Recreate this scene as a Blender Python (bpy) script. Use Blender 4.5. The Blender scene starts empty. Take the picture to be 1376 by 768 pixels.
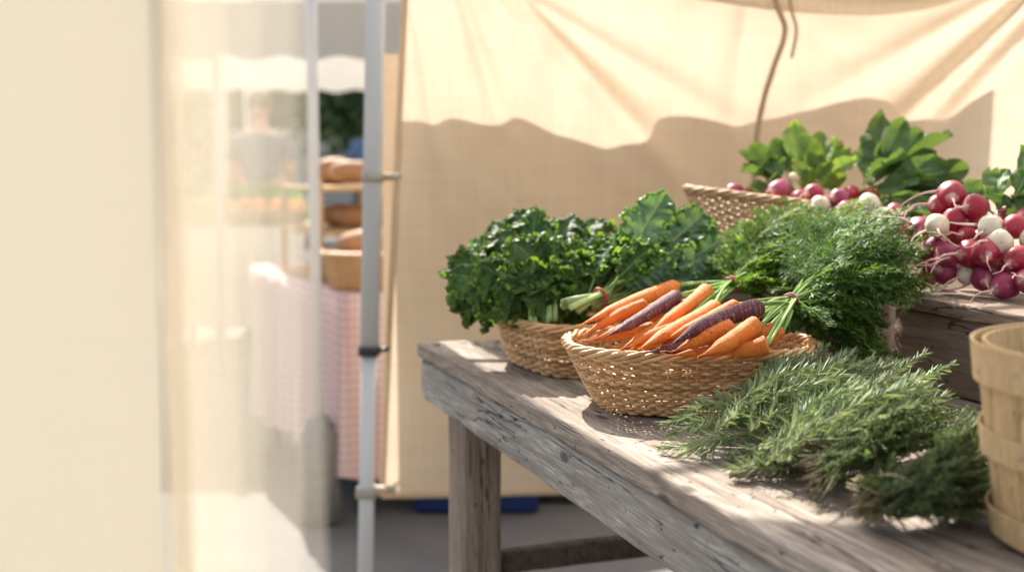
import bpy, math, random
from mathutils import Vector, Matrix, Euler, noise
V = Vector
R = random.Random(7)
sc = bpy.context.scene
COL = sc.collection
PI = math.pi
# ------------------------------------------------------------------ camera
F_PX, W0, H0 = 1600.0, 1376.0, 768.0
CZ = 1.20
PITCH = math.atan((384 - 215) / F_PX)
cam_d = bpy.data.cameras.new('camera'); cam = bpy.data.objects.new('camera', cam_d); COL.objects.link(cam)
cam.location = (0, 0, CZ); cam.rotation_euler = (PI / 2 - PITCH, 0, 0)
cam_d.sensor_width = 36; cam_d.lens = F_PX / W0 * 36; cam_d.clip_end = 500; cam_d.clip_start = 0.02
cam_d.dof.use_dof = True; cam_d.dof.focus_distance = 1.56; cam_d.dof.aperture_fstop = 2.8
sc.camera = cam

def P(px, py, Y=None, z=None):
    dx = (px - W0 / 2) / F_PX; dy = (H0 / 2 - py) / F_PX
    d = V((dx, math.cos(PITCH) + dy * math.sin(PITCH), -math.sin(PITCH) + dy * math.cos(PITCH)))
    t = Y / d.y if Y is not None else (z - CZ) / d.z
    return V((0, 0, CZ)) + d * t

# ------------------------------------------------------------------ world, sun
SUN_EL, SUN_AZ = math.radians(42), math.radians(15)      # azimuth: to the left of straight ahead
to_sun = V((-math.sin(SUN_AZ) * math.cos(SUN_EL), math.cos(SUN_AZ) * math.cos(SUN_EL), math.sin(SUN_EL)))
w = bpy.data.worlds.new('World'); sc.world = w; w.use_nodes = True
nt = w.node_tree
sky = nt.nodes.new('ShaderNodeTexSky'); sky.sky_type = 'NISHITA'; sky.sun_disc = False
sky.sun_elevation = SUN_EL; sky.sun_rotation = -SUN_AZ; sky.dust_density = 3.0; sky.air_density = 1.0; sky.ozone_density = 0.6
bg = nt.nodes['Background']; bg.inputs['Strength'].default_value = 0.11
hs = nt.nodes.new('ShaderNodeHueSaturation'); hs.inputs['Saturation'].default_value = .5
nt.links.new(sky.outputs[0], hs.inputs['Color']); nt.links.new(hs.outputs[0], bg.inputs[0])
sl = bpy.data.lights.new('sun', 'SUN'); so = bpy.data.objects.new('sun', sl); COL.objects.link(so)
sl.energy = 5.0; sl.angle = math.radians(0.5); sl.color = (1, 0.94, 0.85)
so.rotation_euler = to_sun.to_track_quat('Z', 'Y').to_euler()
so.location = (-3, 4, 6)
sc.view_settings.view_transform = 'Standard'; sc.view_settings.look = 'None'
sc.view_settings.exposure = 1.2; sc.view_settings.gamma = 1; sc.view_settings.use_curve_mapping = False
sc.cycles.use_denoising = True
sc.cycles.max_bounces = 8; sc.cycles.transparent_max_bounces = 40
sc.cycles.sample_clamp_indirect = 6

# ------------------------------------------------------------------ mesh helpers
class MB:
    def __init__(s): s.v = []; s.f = []; s.a = []
    def add(s, verts, faces, attr=None):
        o = len(s.v); s.v.extend([V(x) for x in verts]); s.f.extend([tuple(i + o for i in f) for f in faces])
        if attr is None: attr = [(0, 0, 0)] * len(verts)
        elif isinstance(attr, tuple): attr = [attr] * len(verts)
        s.a.extend(attr)
    def build(s, name, mat, parent=None, loc=None, smooth=True):
        """verts are world coordinates when a parent or loc gives the origin, they are made local to it."""
        org = V((0, 0, 0))
        if parent is not None: org = parent.get('_org', None); org = V(org) if org is not None else V((0, 0, 0))
        if loc is not None: org = V(loc)
        me = bpy.data.meshes.new(name)
        me.from_pydata([tuple(x - org) for x in s.v], [], s.f)
        at = me.attributes.new('luv', 'FLOAT_VECTOR', 'POINT')
        flat = [c for t in s.a for c in t]
        at.data.foreach_set('vector', flat)
        me.validate(); me.update()
        if smooth: me.polygons.foreach_set('use_smooth', [True] * len(me.polygons))
        if mat: me.materials.append(mat)
        o = bpy.data.objects.new(name, me); COL.objects.link(o)
        if parent is not None: o.parent = parent
        else: o.location = org
        return o
    def tube(s, pts, rad, n=6, attr=None, cap=True):
        pts = [V(p) for p in pts]; m = len(pts)
        if not hasattr(rad, '__len__'): rad = [rad] * m
        t0 = (pts[1] - pts[0]).normalized()
        ref = V((0, 0, 1)) if abs(t0.z) < .9 else V((1, 0, 0))
        nrm = (ref - t0 * ref.dot(t0)).normalized()
        vs = []; fs = []; at = []
        for i, p in enumerate(pts):
            a = pts[max(i - 1, 0)]; b = pts[min(i + 1, m - 1)]
            t = (b - a)
            if t.length < 1e-9: t = t0
            t.normalize()
            nrm = nrm - t * nrm.dot(t)
            if nrm.length < 1e-6: nrm = t.orthogonal()
            nrm.normalize(); bn = t.cross(nrm)
            for k in range(n):
                q = 2 * PI * k / n
                vs.append(p + (nrm * math.cos(q) + bn * math.sin(q)) * rad[i])
                at.append(attr if attr is not None else (i / (m - 1), k / n, 0))
            if i:
                for k in range(n):
                    fs.append(((i - 1) * n + k, (i - 1) * n + (k + 1) % n, i * n + (k + 1) % n, i * n + k))
        if cap:
            fs.append(tuple(reversed(range(n)))); fs.append(tuple((m - 1) * n + k for k in range(n)))
        s.add(vs, fs, at)
    def loop(s, pts, r, n=5, attr=(0, 0, 0)):
        m = len(pts); vs = []; fs = []
        for i, p in enumerate(pts):
            t = (pts[(i + 1) % m] - pts[i - 1]).normalized()
            up = V((0, 0, 1)); up = (up - t * up.dot(t)).normalized(); bn = t.cross(up)
            for k in range(n):
                q = 2 * PI * k / n
                vs.append(p + up * math.cos(q) * r + bn * math.sin(q) * r)
            j = (i + 1) % m
            for k in range(n):
                fs.append((i * n + k, i * n + (k + 1) % n, j * n + (k + 1) % n, j * n + k))
        s.add(vs, fs, attr)
    def box(s, c, d, rz=0, bev=0.0):
        """c centre, d full size"""
        hx, hy, hz = d[0] / 2, d[1] / 2, d[2] / 2
        b = min(bev, hx * .9, hy * .9, hz * .9)
        M = Matrix.Rotation(rz, 3, 'Z')
        if b <= 0:
            vs = [V((x * hx, y * hy, z * hz)) for z in (-1, 1) for y in (-1, 1) for x in (-1, 1)]
            fs = [(0, 2, 3, 1), (4, 5, 7, 6), (0, 1, 5, 4), (2, 6, 7, 3), (0, 4, 6, 2), (1, 3, 7, 5)]
        else:
            import bmesh
            bm = bmesh.new(); bmesh.ops.create_cube(bm, size=1)
            for vv in bm.verts: vv.co = V((vv.co.x * d[0], vv.co.y * d[1], vv.co.z * d[2]))
            bmesh.ops.bevel(bm, geom=list(bm.edges), offset=b, segments=2, affect='EDGES', profile=.5)
            vs = [vv.co.copy() for vv in bm.verts]; fs = [tuple(x.index for x in f.verts) for f in bm.faces]; bm.free()
        s.add([M @ x + V(c) for x in vs], fs)
    def ball(s, c, r, nu=14, nv=10, sc_=(1, 1, 1), rot=None, bump=0, seed=0):
        vs = []; fs = []
        for j in range(nv + 1):
            th = PI * j / nv
            for i in range(nu):
                ph = 2 * PI * i / nu
                d = V((math.sin(th) * math.cos(ph), math.sin(th) * math.sin(ph), math.cos(th)))
                k = 1 + (bump * noise.noise(d * 1.7 + V((seed, 0, 0))) if bump else 0)
                p = V((d.x * sc_[0], d.y * sc_[1], d.z * sc_[2])) * r * k
                if rot: p = rot @ p
                vs.append(V(c) + p)
        for j in range(nv):
            for i in range(nu):
                a = j * nu + i; b = j * nu + (i + 1) % nu
                fs.append((a, a + nu, b + nu, b) if False else (a, a + nu, b + nu, b))
        s.add(vs, fs)

def thing(name, loc, label, cat, group=None, rz=0):
    o = bpy.data.objects.new(name, None); COL.objects.link(o); o.empty_display_size = .05
    o.location = loc; o.rotation_euler = (0, 0, rz)
    o['label'] = label; o['category'] = cat
    if group: o['group'] = group
    o['_org'] = list(loc) if rz == 0 else [0.0, 0.0, 0.0]
    return o
def tag(o, label, cat, group=None):
    o['label'] = label; o['category'] = cat
    if group: o['group'] = group
    return o
def lerp(a, b, t): return a + (b - a) * t
def bez(p0, p1, p2, n):
    return [p0 * (1 - t) ** 2 + p1 * 2 * t * (1 - t) + p2 * t * t for t in [i / (n - 1) for i in range(n)]]
def catmull(pts, n=8):
    pts = [V(p) for p in pts]; P_ = [pts[0] * 2 - pts[1]] + pts + [pts[-1] * 2 - pts[-2]]; out = []
    for i in range(1, len(P_) - 2):
        for k in range(n):
            t = k / n; a, b, c, d = P_[i - 1:i + 3]
            out.append(0.5 * ((2 * b) + (c - a) * t + (2 * a - 5 * b + 4 * c - d) * t * t + (3 * b - a - 3 * c + d) * t ** 3))
    out.append(pts[-1]); return out
def rv(s=1): return V((R.uniform(-s, s), R.uniform(-s, s), R.uniform(-s, s)))

# ------------------------------------------------------------------ materials
class NT:
    def __init__(s, name):
        s.m = bpy.data.materials.new(name); s.m.use_nodes = True; s.t = s.m.node_tree
        s.b = s.t.nodes['Principled BSDF']; s.out = s.t.nodes['Material Output']
    def n(s, typ, ins=None, **kw):
        x = s.t.nodes.new(typ)
        for k, v in kw.items(): setattr(x, k, v)
        for k, v in (ins or {}).items():
            if isinstance(v, bpy.types.NodeSocket): s.t.links.new(v, x.inputs[k])
            else: x.inputs[k].default_value = v
        return x
    def l(s, a, b): s.t.links.new(a, b)
    def coord(s, scale=(1, 1, 1), which='Object', rnd=0):
        c = s.n('ShaderNodeTexCoord').outputs[which]
        if rnd:
            r = s.n('ShaderNodeObjectInfo').outputs['Random']
            mlt = s.n('ShaderNodeMath', {0: r, 1: rnd}, operation='MULTIPLY').outputs[0]
            c = s.n('ShaderNodeVectorMath', {0: c, 1: s.n('ShaderNodeCombineXYZ', {0: mlt, 1: mlt, 2: mlt}).outputs[0]}, operation='ADD').outputs[0]
        return s.n('ShaderNodeMapping', {'Vector': c, 'Scale': scale}).outputs[0]
    def noise(s, vec, scale, detail=4, rough=.55, dist=0):
        return s.n('ShaderNodeTexNoise', {'Vector': vec, 'Scale': scale, 'Detail': detail, 'Roughness': rough, 'Distortion': dist}).outputs['Fac']
    def ramp(s, fac, stops):
        r = s.n('ShaderNodeValToRGB', {'Fac': fac}); cr = r.color_ramp
        cr.elements[0].position = stops[0][0]; cr.elements[0].color = (*stops[0][1], 1)
        cr.elements[1].position = stops[-1][0]; cr.elements[1].color = (*stops[-1][1], 1)
        for p, c in stops[1:-1]:
            e = cr.elements.new(p); e.color = (*c, 1)
        return r.outputs[0]
    def mix(s, fac, a, b, bt='MIX'):
        x = s.n('ShaderNodeMix', data_type='RGBA', blend_type=bt)
        for sock, v in ((x.inputs[0], fac), (x.inputs[6], a), (x.inputs[7], b)):
            if isinstance(v, bpy.types.NodeSocket): s.l(v, sock)
            else: sock.default_value = v if not isinstance(v, tuple) or len(v) == 4 else (*v, 1)
        return x.outputs[2]
    def math(s, op, a, b=0.0): return s.n('ShaderNodeMath', {0: a, 1: b}, operation=op).outputs[0]
    def bump(s, h, strength=.5, dist=.002, prev=None):
        ins = {'Height': h, 'Strength': strength, 'Distance': dist}
        if prev is not None: ins['Normal'] = prev
        return s.n('ShaderNodeBump', ins).outputs[0]
    def rough(s, v): s.b.inputs['Roughness'].default_value = v
    def col(s, c):
        if isinstance(c, tuple): s.b.inputs['Base Color'].default_value = (*c, 1)
        else: s.l(c, s.b.inputs['Base Color'])
    def translucent(s, fac, c):
        t = s.n('ShaderNodeBsdfTranslucent')
        if isinstance(c, tuple): t.inputs[0].default_value = (*c, 1)
        else: s.l(c, t.inputs[0])
        nl = s.b.inputs['Normal'].links
        if nl: s.l(nl[0].from_socket, t.inputs['Normal'])
        mx = s.n('ShaderNodeMixShader', {0: fac, 1: s.b.outputs[0], 2: t.outputs[0]})
        s.l(mx.outputs[0], s.out.inputs[0]); return mx

def plain(name, c, rough=.6, metal=0, var=.12, vs=30):
    k = NT(name)
    n = k.noise(k.coord(rnd=7), vs, 5)
    k.col(k.ramp(n, [(.3, tuple(x * (1 - var) for x in c)), (.7, tuple(min(x * (1 + var), 1) for x in c))]))
    k.rough(rough); k.b.inputs['Metallic'].default_value = metal
    k.l(k.bump(n, .15, .001), k.b.inputs['Normal'])
    return k.m

def wood(name, dark, mid, light, along=0, patch=None, crack=1.0, bumpd=.003):
    """weathered timber; grain runs along the object's local axis ALONG."""
    k = NT(name)
    def sc_(a, c): s_ = [c, c, c]; s_[along] = a; return tuple(s_)
    c0 = k.coord(rnd=13)
    wob = k.n('ShaderNodeTexNoise', {'Vector': k.n('ShaderNodeMapping', {'Vector': c0, 'Scale': sc_(3, 6)}).outputs[0], 'Scale': 1.0, 'Detail': 2}).outputs['Color']
    c1 = k.n('ShaderNodeVectorMath', {0: c0, 1: k.n('ShaderNodeVectorMath', {0: wob, 'Scale': .028}, operation='SCALE').outputs[0]}, operation='ADD').outputs[0]
    def mp(a, c): return k.n('ShaderNodeMapping', {'Vector': c1, 'Scale': sc_(a, c)}).outputs[0]
    big = k.noise(mp(1.5, 9), 1.0, 5, .6)
    grain = k.noise(mp(3, 75), 1.0, 6, .7)
    fine = k.noise(mp(14, 380), 1.0, 3, .6)
    crk = k.noise(mp(2.2, 48), 1.0, 3, .5, .4)
    c = k.ramp(grain, [(.33, dark), (.47, mid), (.66, light)])
    c = k.mix(k.math('MULTIPLY', k.ramp(big, [(.3, (0, 0, 0)), (.72, (1, 1, 1))]), .55), c, tuple(x * .62 for x in mid))
    if patch:
        pm = k.ramp(k.noise(mp(5, 22), 1.0, 6, .65), [(.5, (0, 0, 0)), (.62, (1, 1, 1))])
        c = k.mix(k.math('MULTIPLY', pm, .6), c, patch)
    c = k.mix(k.ramp(fine, [(.42, (.75, .75, .75)), (.62, (0, 0, 0))]), c, tuple(x * .6 for x in mid))
    thin = k.ramp(k.math('ABSOLUTE', k.math('SUBTRACT', k.noise(mp(1.6, 34), 1.0, 4, .55), .5)), [(.003, (1, 1, 1)), (.009, (0, 0, 0))])
    thin = k.math('MULTIPLY', thin, k.ramp(k.noise(mp(3.5, 8), 1.0, 2, .5), [(.45, (0, 0, 0)), (.56, (1, 1, 1))]))
    cm = k.math('MAXIMUM', k.ramp(crk, [(.225, (1, 1, 1)), (.255, (0, 0, 0))]), thin)
    # knots and dents
    vor = k.n('ShaderNodeTexVoronoi', {'Vector': k.n('ShaderNodeMapping', {'Vector': c0, 'Scale': sc_(6, 14)}).outputs[0], 'Scale': 1.0}).outputs['Distance']
    km = k.ramp(vor, [(.07, (1, 1, 1)), (.13, (0, 0, 0))])
    spk = k.ramp(k.noise(mp(45, 110), 1.0, 2, .5), [(.69, (0, 0, 0)), (.75, (1, 1, 1))])
    dk = k.math('MAXIMUM', k.math('MULTIPLY', cm, crack), k.math('MULTIPLY', km, .75))
    dk = k.math('MAXIMUM', dk, k.math('MULTIPLY', spk, .8))
    c = k.mix(dk, c, tuple(x * .3 for x in dark))
    k.col(c); k.rough(.85); k.b.inputs['Specular IOR Level'].default_value = .25
    h = k.math('ADD', k.math('MULTIPLY', grain, 1.0), k.math('MULTIPLY', fine, .35))
    h = k.math('SUBTRACT', h, k.math('MULTIPLY', dk, 1.2))
    k.l(k.bump(h, 1.0, bumpd), k.b.inputs['Normal'])
    return k.m

M_TABLE = wood('weathered_table_wood', (.085, .060, .044), (.30, .24, .19), (.60, .52, .44), 0, patch=(.58, .51, .44))
M_APRON = wood('weathered_apron_wood', (.13, .11, .09), (.36, .325, .29), (.55, .51, .47), 0, patch=(.60, .57, .53))
M_LEG = wood('table_leg_wood', (.12, .085, .06), (.30, .235, .18), (.42, .35, .28), 2)
M_BOX = wood('old_crate_wood', (.10, .07, .052), (.30, .22, .165), (.46, .36, .28), 0, crack=.9)
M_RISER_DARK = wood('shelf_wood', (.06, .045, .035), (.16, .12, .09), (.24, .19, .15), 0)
M_SLAT = wood('pale_splint_wood', (.58, .36, .16), (.72, .48, .24), (.80, .57, .31), 2, crack=0.0, bumpd=.0006)
M_HOOP = wood('pale_hoop_wood', (.62, .40, .19), (.76, .52, .27), (.82, .60, .34), 2, crack=0.0, bumpd=.0005)

def wicker(name, dark, mid, light):
    k = NT(name)
    a = k.n('ShaderNodeAttribute', attribute_name='luv').outputs['Vector']
    sx = k.n('ShaderNodeSeparateXYZ', {0: a})
    n = k.noise(k.coord((60, 60, 260)), 1.0, 4, .6)
    n2 = k.noise(k.coord(), 22, 3)
    f = k.math('ADD', k.math('MULTIPLY', n, .45), k.math('MULTIPLY', sx.outputs[2], .40))
    f = k.math('ADD', f, k.math('MULTIPLY', n2, .3))
    k.col(k.ramp(f, [(.28, dark), (.55, mid), (.85, light)]))
    k.rough(.55); k.l(k.bump(n, .5, .0006), k.b.inputs['Normal'])
    return k.m
M_WICK = wicker('honey_wicker', (.27, .13, .05), (.56, .33, .14), (.76, .52, .28))
M_WICK2 = wicker('grey_brown_wicker', (.25, .14, .065), (.52, .34, .18), (.70, .50, .30))

def leafmat(name, dark, light, vein, trans=.35, tcol=None, rough=.45, veinw=.06, vs=55, stem=None, edge=None):
    k = NT(name)
    a = k.n('ShaderNodeAttribute', attribute_name='luv').outputs['Vector']
    sx = k.n('ShaderNodeSeparateXYZ', {0: a})
    v = k.math('ABSOLUTE', sx.outputs[1])
    n = k.noise(k.coord(rnd=5), vs, 4, .6)
    c = k.ramp(n, [(.3, dark), (.7, light)])
    # side veins slant outward from the midrib
    ph = k.math('SUBTRACT', k.math('MULTIPLY', sx.outputs[0], 9.0), k.math('MULTIPLY', v, 2.2))
    sv = k.math('PINGPONG', ph, 0.5)
    svm = k.ramp(sv, [(.0, (1, 1, 1)), (.07, (0, 0, 0))])
    mv = k.ramp(v, [(veinw * .6, (1, 1, 1)), (veinw, (0, 0, 0))])
    vm = k.math('MAXIMUM', mv, k.math('MULTIPLY', svm, .45))
    c = k.mix(vm, c, vein)
    if edge: c = k.mix(k.ramp(v, [(.62, (0, 0, 0)), (.97, (.8, .8, .8))]), c, edge)
    if stem: c = k.mix(sx.outputs[2], c, stem)
    c = k.n('ShaderNodeHueSaturation', {'Hue': k.math('ADD', .49, k.math('MULTIPLY', k.n('ShaderNodeObjectInfo').outputs['Random'], .02)), 'Value': k.math('ADD', .72, k.math('MULTIPLY', k.n('ShaderNodeObjectInfo').outputs['Random'], .6)), 'Color': c}).outputs[0]
    k.col(c); k.rough(rough + .12); k.b.inputs['Specular IOR Level'].default_value = .3
    h = k.math('ADD', k.math('MULTIPLY', vm, -.6), k.math('MULTIPLY', k.noise(k.coord(rnd=5), vs * 5, 2), .6))
    k.l(k.bump(h, .6, .0012), k.b.inputs['Normal'])
    tc = k.mix(.5, c, tcol or light)
    g = k.mix(1.0, tc, (1.55, 1.45, .9, 1), 'MULTIPLY')
    k.translucent(trans, g)
    return k.m
M_KALE = leafmat('curly_kale_green', (.026, .066, .022), (.066, .155, .040), (.14, .25, .08), .38, (.17, .30, .03), .38, .05, stem=(.22, .36, .12), edge=(.12, .22, .045))
M_KALE2 = leafmat('flat_kale_green', (.042, .092, .055), (.09, .18, .10), (.30, .40, .22), .28, (.15, .26, .05), .42, .05, stem=(.30, .42, .14), edge=(.12, .21, .07))
M_RAD = leafmat('radish_leaf_green', (.035, .075, .028), (.07, .135, .045), (.20, .30, .10), .28, (.16, .26, .045), .42, .04, stem=(.22, .34, .10))
M_RADL = leafmat('bright_radish_leaf_green', (.07, .13, .03), (.13, .23, .055), (.28, .38, .14), .38, (.28, .38, .07), .4, .04, stem=(.28, .40, .12))  # brighter, yellower green than the other radish leaves
def simple_leaf(name, a, b, trans=.3, rough=.5, stem=(.2, .3, .1), tip=None):
    k = NT(name)
    n = k.noise(k.coord(rnd=5), 40, 3)
    at = k.n('ShaderNodeSeparateXYZ', {0: k.n('ShaderNodeAttribute', attribute_name='luv').outputs['Vector']})
    c = k.ramp(k.math('ADD', k.math('MULTIPLY', n, .6), k.math('MULTIPLY', at.outputs[1], .4)), [(.25, a), (.75, b)])
    c = k.mix(at.outputs[2], c, stem)
    c = k.n('ShaderNodeHueSaturation', {'Hue': k.math('ADD', .49, k.math('MULTIPLY', k.n('ShaderNodeObjectInfo').outputs['Random'], .02)), 'Value': k.math('ADD', .72, k.math('MULTIPLY', k.n('ShaderNodeObjectInfo').outputs['Random'], .6)), 'Color': c}).outputs[0]
    k.col(c); k.rough(rough + .1); k.b.inputs['Specular IOR Level'].default_value = .3; k.translucent(trans, k.mix(1.0, c, (1.6, 1.55, .95, 1), 'MULTIPLY'))
    return k.m
M_FROND = simple_leaf('carrot_leaf_green', (.035, .085, .018), (.13, .23, .045), .32, .5, (.28, .42, .12))
M_FROND2 = simple_leaf('lit_carrot_leaf_green', (.06, .13, .02), (.20, .31, .06), .38, .5, (.34, .48, .14))  # lit copy of the carrot green: sun on the rear tops put into colour
M_ROSE = simple_leaf('rosemary_green', (.06, .10, .04), (.32, .40, .21), .25, .45, (.26, .24, .13))
M_THYME = simple_leaf('thyme_green', (.045, .075, .026), (.16, .21, .085), .25, .5, (.17, .14, .07))
M_STEM = simple_leaf('carrot_stem_green', (.16, .30, .06), (.36, .50, .16), .1, .4, (.30, .44, .14))
M_KSTEM = simple_leaf('kale_stem_green', (.22, .34, .10), (.40, .52, .22), .1, .4, (.30, .42, .16))

def rootmat(name, a, b, ring, rough=.55, sub=.03):
    k = NT(name)
    at = k.n('ShaderNodeSeparateXYZ', {0: k.n('ShaderNodeAttribute', attribute_name='luv').outputs['Vector']})
    n = k.noise(k.coord(rnd=9), 45, 4, .6)
    rings = k.noise(k.n('ShaderNodeCombineXYZ', {0: k.math('MULTIPLY', at.outputs[0], 55.0), 1: k.math('MULTIPLY', at.outputs[1], 5.0), 2: k.n('ShaderNodeObjectInfo').outputs['Random']}).outputs[0], 1.0, 4, .65)
    c = k.ramp(n, [(.3, a), (.7, b)])
    rm = k.ramp(rings, [(.52, (0, 0, 0)), (.60, (1, 1, 1))])
    c = k.mix(k.math('MULTIPLY', rm, .7), c, ring)
    dk = k.ramp(rings, [(.30, (.8, .8, .8)), (.37, (0, 0, 0))]); c = k.mix(dk, c, tuple(x * .45 for x in a))
    c = k.mix(k.ramp(k.noise(k.coord(rnd=4), 120, 3, .6), [(.66, (0, 0, 0)), (.72, (.7, .7, .7))]), c, (.10, .05, .025, 1))
    k.col(c); k.rough(rough)
    k.b.inputs['Specular IOR Level'].default_value = .3; k.b.inputs['Subsurface Weight'].default_value = sub; k.b.inputs['Subsurface Radius'].default_value = (.01, .004, .002)
    k.b.inputs['Subsurface Scale'].default_value = .3
    k.l(k.bump(k.math('SUBTRACT', k.math('MULTIPLY', n, .3), rings), 1.0, .0022), k.b.inputs['Normal'])
    return k.m
M_CARROT = rootmat('orange_carrot_skin', (.58, .12, .010), (.76, .20, .020), (.70, .28, .08))
M_PURPLE = rootmat('purple_carrot_skin', (.06, .014, .026), (.12, .028, .042), (.34, .18, .17))
def radmat(name, a, b, rough=.22):
    k = NT(name); n = k.noise(k.coord(rnd=9), 35, 5, .6)
    n2 = k.noise(k.coord((1, 1, 1), rnd=3), 160, 3, .6)
    c = k.ramp(n, [(.3, a), (.7, b)])
    c = k.mix(k.ramp(n2, [(.62, (0, 0, 0)), (.72, (.5, .5, .5))]), c, tuple(x * .5 + .2 for x in b))
    lx = k.n('ShaderNodeSeparateXYZ', {0: k.n('ShaderNodeAttribute', attribute_name='luv').outputs['Vector']}).outputs[0]
    e = k.math('ADD', lx, k.math('MULTIPLY', k.math('SUBTRACT', n2, .5), .35))
    c = k.mix(k.ramp(e, [(.84, (0, 0, 0)), (.97, (.85, .85, .85))]), c, (.70, .50, .42, 1))
    c = k.mix(k.ramp(e, [(.03, (.9, .9, .9)), (.10, (0, 0, 0))]), c, (.20, .16, .06, 1))
    c = k.mix(k.ramp(k.noise(k.coord(rnd=3), 90, 2, .5), [(.64, (0, 0, 0)), (.70, (.6, .6, .6))]), c, tuple(x * .45 for x in a))
    k.col(c); k.rough(rough + .26)
    k.b.inputs['Subsurface Weight'].default_value = .1; k.b.inputs['Subsurface Radius'].default_value = (.006, .003, .003)
    k.l(k.bump(n2, .3, .0006), k.b.inputs['Normal']); return k.m
M_RED = radmat('red_radish_skin', (.24, .006, .024), (.38, .016, .045))
M_PINK = radmat('magenta_radish_skin', (.22, .014, .055), (.36, .038, .11))
M_WHITE = radmat('cream_radish_skin', (.56, .46, .32), (.72, .65, .52), .35)
M_TAP = radmat('pale_taproot', (.55, .25, .25), (.75, .5, .45), .5)
M_TAPW = radmat('cream_taproot', (.6, .5, .36), (.78, .7, .55), .5)
M_BAND = plain('red_band', (.36, .05, .04), .6)
M_BANDP = plain('purple_band', (.20, .04, .09), .6)
M_TWINE = plain('brown_twine', (.42, .30, .17), .8, vs=300)
M_ROPE = plain('jute_rope', (.40, .27, .15), .85, vs=200)
M_POLE = plain('white_painted_metal', (.62, .62, .61), .5, 0.0, .03, 5)
M_BLACK = plain('black_plastic', (.02, .02, .022), .4)
M_CLAMP = plain('tan_plastic_clamp', (.40, .35, .28), .6)
M_BLUE = plain('blue_plastic', (.006, .022, .11), .5)
M_WEIGHT = plain('grey_weight_bag', (.24, .24, .22), .8)

def cloth(name, a, b, trans, weave=900, tc=None, bumpd=.0008, alpha=None):
    k = NT(name)
    c = k.coord()
    n = k.noise(c, 3, 4)
    wv = k.n('ShaderNodeMath', {0: k.noise(k.coord((weave, 5, weave * .02)), 1.0, 2), 1: k.noise(k.coord((weave * .02, 5, weave)), 1.0, 2)}, operation='ADD').outputs[0]
    cc = k.ramp(n, [(.3, a), (.7, b)])
    cc = k.mix(k.ramp(k.math('MULTIPLY', wv, .5), [(.40, (1, 1, 1)), (.60, (0, 0, 0))]), cc, k.mix(1.0, cc, ((.90, .88, .85, 1) if weave < 300 else (.98, .975, .97, 1)), 'MULTIPLY'))
    k.col(cc); k.rough(.95); k.b.inputs['Specular IOR Level'].default_value = .1
    k.l(k.bump(wv, .5, bumpd), k.b.inputs['Normal'])
    mx = k.translucent(trans, cc if tc is None else k.mix(.6, cc, tc))
    if alpha is not None:
        tr = k.n('ShaderNodeBsdfTransparent')
        m2 = k.n('ShaderNodeMixShader', {0: alpha, 1: tr.outputs[0], 2: mx.outputs[0]})
        k.l(m2.outputs[0], k.out.inputs[0])
    return k.m
M_TARP = cloth('cream_burlap', (.74, .585, .405), (.80, .65, .465), .42, 170, (.47, .42, .37))
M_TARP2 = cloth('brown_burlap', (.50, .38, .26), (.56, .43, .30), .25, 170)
M_HEM = cloth('hem_burlap', (.55, .40, .25), (.62, .46, .30), .1, 500)
M_HAZE = cloth('haze_muslin', (.58, .515, .41), (.59, .525, .42), .3, 500, (.50, .44, .34))  # this and the next two: cloths of the added curtain that imitates haze
M_HAZE_SHEER = cloth('haze_sheer_muslin', (.75, .68, .56), (.76, .69, .57), .44, 500, (.76, .69, .57), alpha=.17)
M_HAZE_HALF = cloth('haze_thin_muslin', (.66, .59, .475), (.67, .60, .485), .40, 500, (.62, .55, .44), alpha=.42)
M_VAL = cloth('cream_valance_cloth', (.50, .48, .44), (.54, .52, .48), .22, 500)
M_CANOPY = cloth('white_canopy_cloth', (.88, .86, .82), (.92, .90, .86), .65, 500)
M_CREAMCLOTH = cloth('cream_table_cloth', (.70, .62, .52), (.76, .68, .58), .1, 500)

# ------------------------------------------------------------------ ground
k = NT('pale_asphalt'); c = k.coord()
n1 = k.noise(c, .7, 6, .6); n2 = k.noise(c, 160, 3, .7); n3 = k.noise(c, 5, 5, .6)
g = k.ramp(k.math('ADD', k.math('MULTIPLY', n1, .4), k.math('MULTIPLY', n3, .6)), [(.3, (.10, .098, .095)), (.7, (.155, .15, .142))])
g = k.mix(k.ramp(n2, [(.45, (0, 0, 0)), (.7, (.5, .5, .5))]), g, (.27, .26, .24)); k.col(g); k.rough(.9)
k.l(k.bump(n2, .6, .004), k.b.inputs['Normal'])
M_GROUND = k.m
mb = MB(); mb.add([(-80, -40, 0), (80, -40, 0), (80, 150, 0), (-80, 150, 0)], [(0, 1, 2, 3)])
o = mb.build('ground', M_GROUND); o['kind'] = 'structure'

# ------------------------------------------------------------------ table frame
C1 = P(559, 459, z=.85)
Cb = P(960, 679, z=.85)
D = (Cb - C1); D.z = 0; D.normalize()          # along the table, towards the camera
Wd = V((-D.y, D.x, 0))                          # across the table, to the right
TRZ = math.atan2(D.y, D.x)
def T(u, v, z=0): return V((C1.x, C1.y, z)) + D * u + Wd * v

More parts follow.
